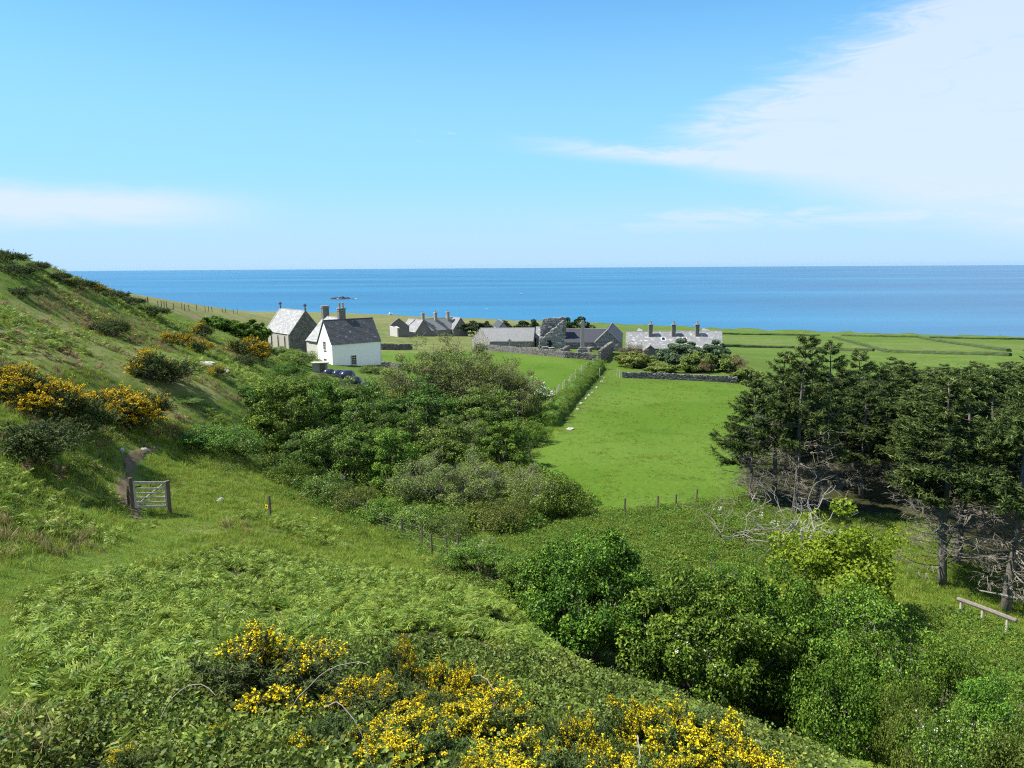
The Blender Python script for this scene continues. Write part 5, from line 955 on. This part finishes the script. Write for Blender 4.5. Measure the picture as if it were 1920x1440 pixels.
# ---- spruce plantation
SPR = [conifer(201, 11.0, 5.2, 22, bare=.30, dens=1.2), conifer(202, 11.0, 5.0, 21, bare=.44, dens=1.2, lean=.5), conifer(203, 11.0, 4.6, 22, bare=.44, dens=1.4, lean=-.4), conifer(204, 11.0, 5.0, 20, bare=.38, dens=1.3)]
rows = [(1406, 48, 702, 165, 0, 'slim leaning spruce at the left edge of the plantation'), (1449, 47, 660, 185, 1, 'dark-trunked spruce, second from the plantation left edge'), (1490, 45, 628, 200, 1, 'tallest pale-trunked spruce overtopping the plantation'), (1543, 53, 645, 190, 3, 'spruce just right of the tallest one'), (1598, 57, 660, 170, 3, 'spruce with a top bent right against the far fields'), (1572, 63, 690, 170, 0, 'shaded spruce behind the bent-topped one'),
    (1640, 64, 686, 150, 3, 'spruce by the dark gap in the plantation'), (1692, 68, 680, 140, 0, 'pointed spruce behind the dark gap'), (1738, 62, 692, 160, 3, 'bushy spruce right of the dark gap'), (1668, 78, 672, 120, 0, 'thin-topped spruce standing far back by the fields'), (1620, 72, 700, 140, 1, 'shaded spruce inside the dark gap, left'), (1700, 56, 730, 160, 1, 'shaded spruce inside the dark gap, right'), (1655, 56, 760, 150, 2, 'low bare-limbed spruce in the dark gap'),
    (1763, 34, 712, 250, 2, 'thick-trunked spruce with bare lower boughs left of the bench'), (1797, 37.5, 702, 230, 2, 'thin straight spruce right of the thick-trunked one'), (1888, 31.5, 668, 260, 2, 'bare-limbed spruce right behind the bench'), (1935, 36, 645, 270, 1, 'tall spruce cut by the right picture edge'), (1842, 43, 695, 210, 2, 'grey-twigged spruce between the bench spruce and the thin one'), (1722, 47, 725, 190, 2, 'spruce with fanning dead boughs beside the dark gap'), (1782, 53, 688, 180, 3, 'leafy-topped spruce behind the thick-trunked one'), (1862, 56, 684, 190, 0, 'leafy spruce behind the grey-twigged one'), (1925, 60, 682, 190, 3, 'spruce at the right edge, second row'),
    (1760, 82, 684, 120, 0, 'distant spruce top above the second row, left'), (1822, 76, 680, 130, 3, 'distant spruce top above the second row, middle'), (1885, 82, 678, 130, 0, 'distant spruce top above the second row, right'), (1532, 47, 740, 150, 2, 'bare young spruce right of the tallest trunk'), (1985, 33, 690, 250, 2, 'spruce mostly outside the right picture edge'), (1470, 56, 690, 150, 3, 'spruce behind the tallest pale trunk'),
    (1612, 50, 716, 140, 3, 'spruce closing the left side of the dark gap'), (1665, 67, 704, 140, 3, 'shaded spruce deep in the dark gap'), (1706, 76, 690, 130, 0, 'far spruce seen over the dark gap'), (1750, 70, 702, 140, 3, 'shaded spruce behind the bushy one'), (1515, 62, 676, 150, 3, 'spruce showing between the tallest and its right neighbour'), (1815, 62, 694, 160, 3, 'second-row spruce above the thin straight one')]
for px, D, top, w, ki, lab in rows: x, y, z, sx, sz = place_px(px, D, top, w, 11.0, 4.9); plant('spruce_tree', SPR[ki], lab, 'spruce', x, y, sx*(.82 if px < 1605 else 1.02), sz, z=z, group='spruces of the plantation')
DED = bare_tree(211, 3.4, 2.6, M_DEADW, 5, 4, .055); x, y, z, sx, sz = place_px(1490, 36, 880, 200, 3.4, 3.6); plant('dead_tree', DED, 'bleached dead tree with crooked limbs before the spruces', 'dead tree', x, y, sx, sz, z=z)
DE2 = bare_tree(212, 3.4, 2.8, M_TWIG, 4, 4, .05); x, y, z, sx, sz = place_px(1365, 38, 905, 150, 3.4, 3.6); plant('dead_tree', DE2, 'grey leafless shrub at the left foot of the plantation', 'dead tree', x, y, sx, sz, z=z)
x, y, z, sx, sz = place_px(1405, 45, 860, 140, 3.4, 3.6); plant('dead_tree', DE2, 'grey twiggy skeleton beside the slim spruce', 'dead tree', x, y, sx, sz, z=z)
# ---- gorse
GOR = [gorse(221, 1.0, 1.3, 60, 330, .74, .027), gorse(222, 1.0, 1.3, 60, 330, .46, .027), gorse(223, .9, 1.4, 55, 330, .36, .027)]
for px, D, top, w, ki, lab in [(520, 9.2, 1178, 290, 1, 'gorse bush with a dark hollow side, left of the foreground'), (755, 9.9, 1190, 110, 1, 'small gorse tuft behind the flowering foreground rows'), (860, 9.6, 1214, 130, 0, 'compact yellow gorse above the middle of the foreground'), (700, 8.6, 1250, 190, 1, 'straggling gorse left of the compact one'), (905, 7.6, 1276, 220, 0, 'bright gorse spilling down the foreground middle'), (765, 6.6, 1332, 250, 0, 'rich yellow gorse at the bottom, left of centre'), (985, 6.1, 1368, 240, 0, 'heavily flowering gorse at the bottom centre'), (1215, 8.0, 1284, 170, 0, 'topmost yellow gorse in the right foreground'), (1295, 7.2, 1318, 240, 0, 'wide flowering gorse in the right foreground'), (1390, 6.8, 1362, 210, 0, 'flowering gorse nearest the bank edge at bottom right'), (1150, 6.0, 1378, 220, 1, 'low gorse at the bottom edge right of centre'), (1085, 7.0, 1310, 150, 1, 'gorse filling between the middle and right clumps'), (415, 7.4, 1325, 100, 2, 'sparse gorse sprig in the left brambles'), (235, 6.5, 1365, 120, 2, 'sparse gorse low in the left corner'), (620, 7.2, 1310, 160, 2, 'half-faded gorse beside the arching bramble stem'), (1260, 6.1, 1400, 180, 0, 'gorse cut by the bottom edge on the right'), (870, 5.7, 1400, 170, 1, 'gorse cut by the bottom edge in the middle'), (820, 8.3, 1262, 120, 2, 'dull gorse between the compact and straggling ones')]:
    x, y, z, sx, sz = place_px(px, D, top, w, 1.0, 1.35); plant('gorse_bush', GOR[ki], lab, 'gorse', x, y, sx*.95, min(max(.35, sz-.25)*.85, 1.2), z=z, group='gorse in the foreground')
GOF = [gorse(231, 1.6, 2.2, 60, 260, .62, .045, .12, M_GFLOWER2), gorse(232, 1.5, 2.2, 60, 260, .30, .045, .12, M_GFLOWER2), gorse(233, 1.4, 2.3, 60, 260, .0, .045, .12)]
for px, D, top, w, ki, lab in [(20, 36, 696, 110, 0, 'orange-yellow gorse at the left picture edge'), (95, 35, 726, 115, 0, 'orange-yellow gorse patch, second from the left edge'), (160, 35.5, 760, 110, 1, 'dull gorse below the yellow patches left of the path'), (205, 38, 740, 100, 0, 'yellow-topped gorse above the dirt path'), (268, 39.5, 746, 105, 0, 'dark gorse with yellow crest over the path bend'), (60, 31, 790, 150, 2, 'grey-green gorse mound below the left yellow patch'), (285, 51, 670, 86, 1, 'solitary gorse with yellow left crest on the hillside'), (320, 53, 676, 80, 2, 'brown gorse beside the solitary crested one'), (320, 73, 630, 38, 1, 'small gorse on the upper hillside, left one of the row'), (342, 76, 629, 38, 0, 'small yellow gorse on the upper hillside, middle of the row'), (374, 79, 643, 38, 0, 'small yellow gorse on the upper hillside, right of the row'), (408, 63, 690, 30, 0, 'tiny yellow gorse beside the rock outcrop'), (462, 86, 641, 60, 0, 'yellow gorse streak below the dark round bushes'), (492, 89, 651, 50, 1, 'gorse at the foot of the scrub before the chapel'), (380, 105, 612, 40, 1, 'gorse on the slope left of the round bushes'),
    (15, 71, 472, 60, 2, 'dark gorse on the hill crest at the left edge'), (70, 77, 492, 40, 2, 'dark gorse on the hill crest, second from the left'), (110, 84, 512, 36, 2, 'dark gorse on the hill crest by the skyline dip'), (150, 90, 524, 50, 2, 'long dark gorse on the crest'), (180, 97, 536, 44, 1, 'yellow-flecked gorse on the crest'), (212, 102, 545, 50, 2, 'spreading dark gorse on the crest'), (250, 109, 558, 40, 2, 'windswept gorse near the crest fence'), (30, 66, 497, 60, 2, 'dark gorse just below the left crest'), (290, 108, 575, 50, 2, 'low gorse below the crest fence'), (205, 80, 600, 60, 2, 'dark low gorse on the middle hillside'), (40, 52, 540, 50, 2, 'dark low gorse on the left hillside'), (455, 66, 668, 40, 2, 'small dark gorse by the hill path end')]:
    hpx = max(9, .52*w) if top > 580 else max(9, .36*w)
    x, y, z = hit(px, top+hpx*.95); sx = w/FPX*y/2.2; sz = hpx/FPX*y/1.5; plant('gorse_bush', GOF[ki], lab, 'gorse', x, y, sx*1.05, sz, z=z, group='gorse on the hillside')
# arching dead bramble stems over the foreground
for i, (p0, p1, D, hgt, lab) in enumerate([((612, 1326), (700, 1440), 6.3, .25, 'long pale arching bramble stem at the bottom left of centre'), ((305, 1345), (405, 1300), 7.2, .22, 'pale arching stem over the left brambles'), ((545, 1330), (690, 1245), 7.6, .2, 'thin pale stem leaning across the dark gorse'), ((885, 1268), (930, 1300), 8.0, .1, 'short pale twig above the middle gorse'), ((1195, 1378), (1200, 1440), 6.2, .02, 'upright pale stalk at the bottom edge'), ((405, 1175), (440, 1125), 12.0, .08, 'thin bent straw over the bracken')]):
    a, b = at(*p0, D), at(*p1, D*.95); O = (a+b)/2; o = thing('bramble_stem', lab, 'stem', O, group='bare stems over the foreground'); t = np.linspace(0, 1, 9)[:, None]; MB().tube(a*(1-t)+b*t-O+UP*hgt*(4*t*(1-t))+RNG.normal(0, .008, (9, 3)), np.linspace(.006, .003, 9), 5).obj('stem', M_DEADW, o)
# ------------------------------------------------------------------ ground cover
FERN = [fern(301+i, 4+i % 3, .62, M_BRACKEN) for i in range(5)]; DFERN = [fern(311+i, 5, .6, M_DEADB, .55) for i in range(2)]
TUFT = [grass_tuft(321+i, 34, .26, M_GRASS, .10, .007, .8) for i in range(3)]; TUSS = [grass_tuft(331+i, 60, .5, M_STRAW, .12, .008, .7) for i in range(2)]; LAWN = [grass_tuft(341+i, 46, .12, M_GRASS, .16, .007, 1.0) for i in range(3)]
BRAM = [herb(351+i, 240, .50, .42, .062, M_BRAMBLE, .75) for i in range(3)]; HERB = [herb(361+i, 150, .42, .45, .075, M_HERB, .55) for i in range(3)]; UMB = [umbels(371+i, 9, .4, .75) for i in range(2)]
B1 = [(25, 1130), (90, 1100), (330, 1065), (430, 1040), (600, 1055), (800, 1090), (980, 1115), (1010, 1150), (1100, 1205), (1260, 1290), (1560, 1440), (1760, 1560), (300, 1560), (-60, 1420), (20, 1330)]
B2 = [(-40, 1440), (150, 1350), (420, 1300), (640, 1225), (900, 1240), (1200, 1275), (1430, 1370), (1560, 1470), (1500, 1900), (-400, 1900)]
B3 = [(-80, 880), (160, 865), (228, 905), (240, 960), (300, 990), (230, 1020), (-80, 1015)]
B4 = [(0, 480), (130, 520), (330, 582), (500, 600), (560, 650), (520, 720), (470, 800), (300, 830), (-80, 900), (-80, 480)]
B5 = [(980, 1010), (1120, 965), (1400, 940), (1520, 1000), (1460, 1080), (1250, 1090), (1000, 1100)]
B6 = [(1480, 1400), (1700, 1310), (1980, 1260), (1980, 1700), (1560, 1700)]
inB = lambda q: (lambda u, v, x, y: inpoly(u, v, q))
onpath = lambda u, v: inpoly(u, v, [(212, 850), (225, 838), (300, 828), (310, 842), (262, 862), (262, 885), (245, 905), (262, 950), (285, 985), (245, 985), (215, 925), (222, 890), (215, 870)])
pathm = lambda u, v: inpoly(u, v, Z_PATHG)
n_patch = lambda x, y, s=.25, sd_=41: fbm(x*s, y*s, 3, sd_)
P = spots(36000, (-15, 15), (4.2, 30), lambda u, v, x, y: inpoly(u, v, B1) & (~inpoly(u, v, B2) | (n_patch(x, y, .8) > .54)) & ~pathm(u, v) & (n_patch(x, y, .5, 47) > .30), 1)
Pb = spots(5000, (-26, 0), (18, 34), lambda u, v, x, y: inpoly(u, v, B3) & (n_patch(x, y, .4, 43) > .36) & ~onpath(u, v), 2)
Pc = spots(20000, (-60, -5), (28, 110), lambda u, v, x, y: inpoly(u, v, B4) & (n_patch(x, y, .16, 45) > .48) & ~onpath(u, v), 3)
Pd = spots(4000, (-12, 6), (20, 38), lambda u, v, x, y: inpoly(u, v, Z_SHORT) & (n_patch(x, y, .45, 46) > .60), 4)
Pe = spots(5000, (4, 24), (6, 18), inB(B6), 5)
scatter('bracken', np.vstack([P, Pb, Pd, Pe]), FERN, 'fresh green bracken covering the near slope', 'bracken', (.28, .8), .4)
scatter('hill_bracken', Pc, FERN, 'scattered green bracken clumps over the left hillside', 'bracken', (.4, 1.0), .35)
P = spots(4500, (-60, -8), (30, 100), lambda u, v, x, y: inpoly(u, v, Z_DRYHILL) & (n_patch(x, y, .2, 51) > .50), 6); Pb = spots(700, (-30, -8), (22, 40), lambda u, v, x, y: inpoly(u, v, [(0, 830), (110, 840), (170, 870), (150, 905), (0, 880)]) , 7)
scatter('dead_bracken', np.vstack([P, Pb]), DFERN, 'brown dead bracken patches on the left hillside', 'bracken', (.7, 1.4), .3)
P = spots(6000, (-14, 14), (3.6, 14), lambda u, v, x, y: inpoly(u, v, B2) & (n_patch(x, y, .7, 53) > .30), 8); Pb = spots(1500, (-30, 0), (22, 46), lambda u, v, x, y: (inpoly(u, v, [(0, 800), (200, 800), (230, 880), (150, 900), (0, 880)]) | inpoly(u, v, [(300, 790), (480, 800), (500, 870), (420, 890), (330, 860)])), 9)
Pc = spots(2200, (-8, 14), (14, 30), lambda u, v, x, y: inpoly(u, v, [(820, 1010), (1000, 1000), (1040, 1120), (980, 1130), (820, 1090)]), 10)
scatter('brambles', np.vstack([P, Pb, Pc]), BRAM, 'dark green brambles between the gorse bushes', 'brambles', (.55, 1.15), .25)
P = spots(4200, (0, 22), (27, 48), inB(B5), 11); Pb = spots(5200, (2, 24), (12, 30), lambda u, v, x, y: inpoly(u, v, [(1000, 1150), (1300, 1080), (1700, 1060), (1980, 1260), (1980, 1420), (1500, 1400)]), 12); Pc = spots(1500, (-18, 8), (28, 52), lambda u, v, x, y: inpoly(u, v, [(500, 870), (700, 970), (880, 1040), (1120, 970), (1100, 1060), (860, 1060), (640, 1000), (500, 920)]), 13)
Lr = np.repeat(LBL, 9, 0)+RNG.normal(0, .55, (len(LBL)*9, 2)); Lb = np.column_stack([Lr, height(Lr[:, 0], Lr[:, 1])+np.clip(1.15-.9*np.abs(RNG.normal(0, .55, len(Lr))), .1, 1.2)])
Pt = spots(9000, (-26, 8), (38, 92), lambda u, v, x, y: inpoly(u, v, [(470, 800), (500, 720), (640, 700), (760, 720), (1000, 740), (1010, 790), (960, 860), (1100, 950), (900, 1020), (640, 960), (520, 890)]), 31)
scatter('thicket_undergrowth', Pt, HERB+BRAM[:1], 'leafy undergrowth filling the floor of the willow thicket', 'undergrowth', (1.2, 2.6), .3)
scatter('rough_herbs', np.vstack([P, Pb, Pc, Lb]), HERB, 'nettles and rough herbs along hedges and hollow', 'herbs', (.5, 1.2), .25)
P = spots(90, (2, 20), (28, 46), lambda u, v, x, y: inpoly(u, v, [(1320, 960), (1460, 960), (1480, 1060), (1340, 1040)]), 14); Pb = spots(110, (-10, 8), (30, 50), lambda u, v, x, y: inpoly(u, v, [(780, 990), (900, 1010), (1010, 960), (1010, 1000), (900, 1060), (780, 1040)]), 15)
scatter('cow_parsley', np.vstack([P, Pb]), UMB, 'white cow parsley heads in the rough below the field', 'cow parsley', (.4, .75))
P = spots(30000, (-26, 26), (4, 46), lambda u, v, x, y: (u > -150) & (u < 2070) & (v < 1600) & ~inpoly(u, v, Z_FIELD) & ~onpath(u, v) & ~pathm(u, v) & (~inpoly(u, v, B1) | (n_patch(x, y, .7, 71) > .60)), 16); Pb = spots(9000, (-60, -6), (40, 120), inB(B4), 17)
scatter('rough_grass', np.vstack([P, Pb]), TUFT, 'rough green grass all over the slopes', 'grass', (.55, 1.25))
P = spots(16000, (-20, 2), (10, 40), lambda u, v, x, y: inpoly(u, v, Z_SHORT) | pathm(u, v), 18); Pb = spots(9000, (12, 30), (20, 42), lambda u, v, x, y: inpoly(u, v, Z_BENCH), 19)
scatter('short_grass', np.vstack([P, Pb]), LAWN, 'short grazed grass on the green path and around the bench', 'grass', (.45, .95))
P = spots(9000, (0, 42), (42, 118), lambda u, v, x, y: inpoly(u, v, Z_FIELD) & (n_patch(x, y, .55, 61) > .45), 20)
Pk = spots(1500, (0, 42), (42, 118), lambda u, v, x, y: inpoly(u, v, Z_FIELD), 33)
scatter('field_weeds', Pk, HERB[:2], 'small dark weed clumps dotted over the bright field', 'weeds', (.12, .38))
scatter('field_tufts', P, LAWN, 'grazed grass tufts of the bright field', 'grass', (.7, 1.5))
P = spots(900, (-26, -4), (18, 32), lambda u, v, x, y: inpoly(u, v, [(-40, 975), (120, 985), (210, 1010), (190, 1040), (0, 1045), (-60, 1030)]) , 21); Pb = spots(260, (-12, 0), (22, 36), lambda u, v, x, y: inpoly(u, v, [(380, 960), (440, 965), (500, 1005), (470, 1010), (390, 985)]), 22); Pc = spots(10000, (-60, -8), (30, 100), lambda u, v, x, y: inpoly(u, v, B4) & (n_patch(x, y, .13, 63) > .50), 23); Pe = spots(160, (-8, -2.5), (4, 8), lambda u, v, x, y: inpoly(u, v, [(-60, 1320), (120, 1330), (150, 1420), (-60, 1500)]), 24)
scatter('straw_tussocks', np.vstack([P, Pb, Pc, Pe]), TUSS, 'tawny grass tussocks on the hillside and by the path', 'grass', (.5, 1.1), .25)
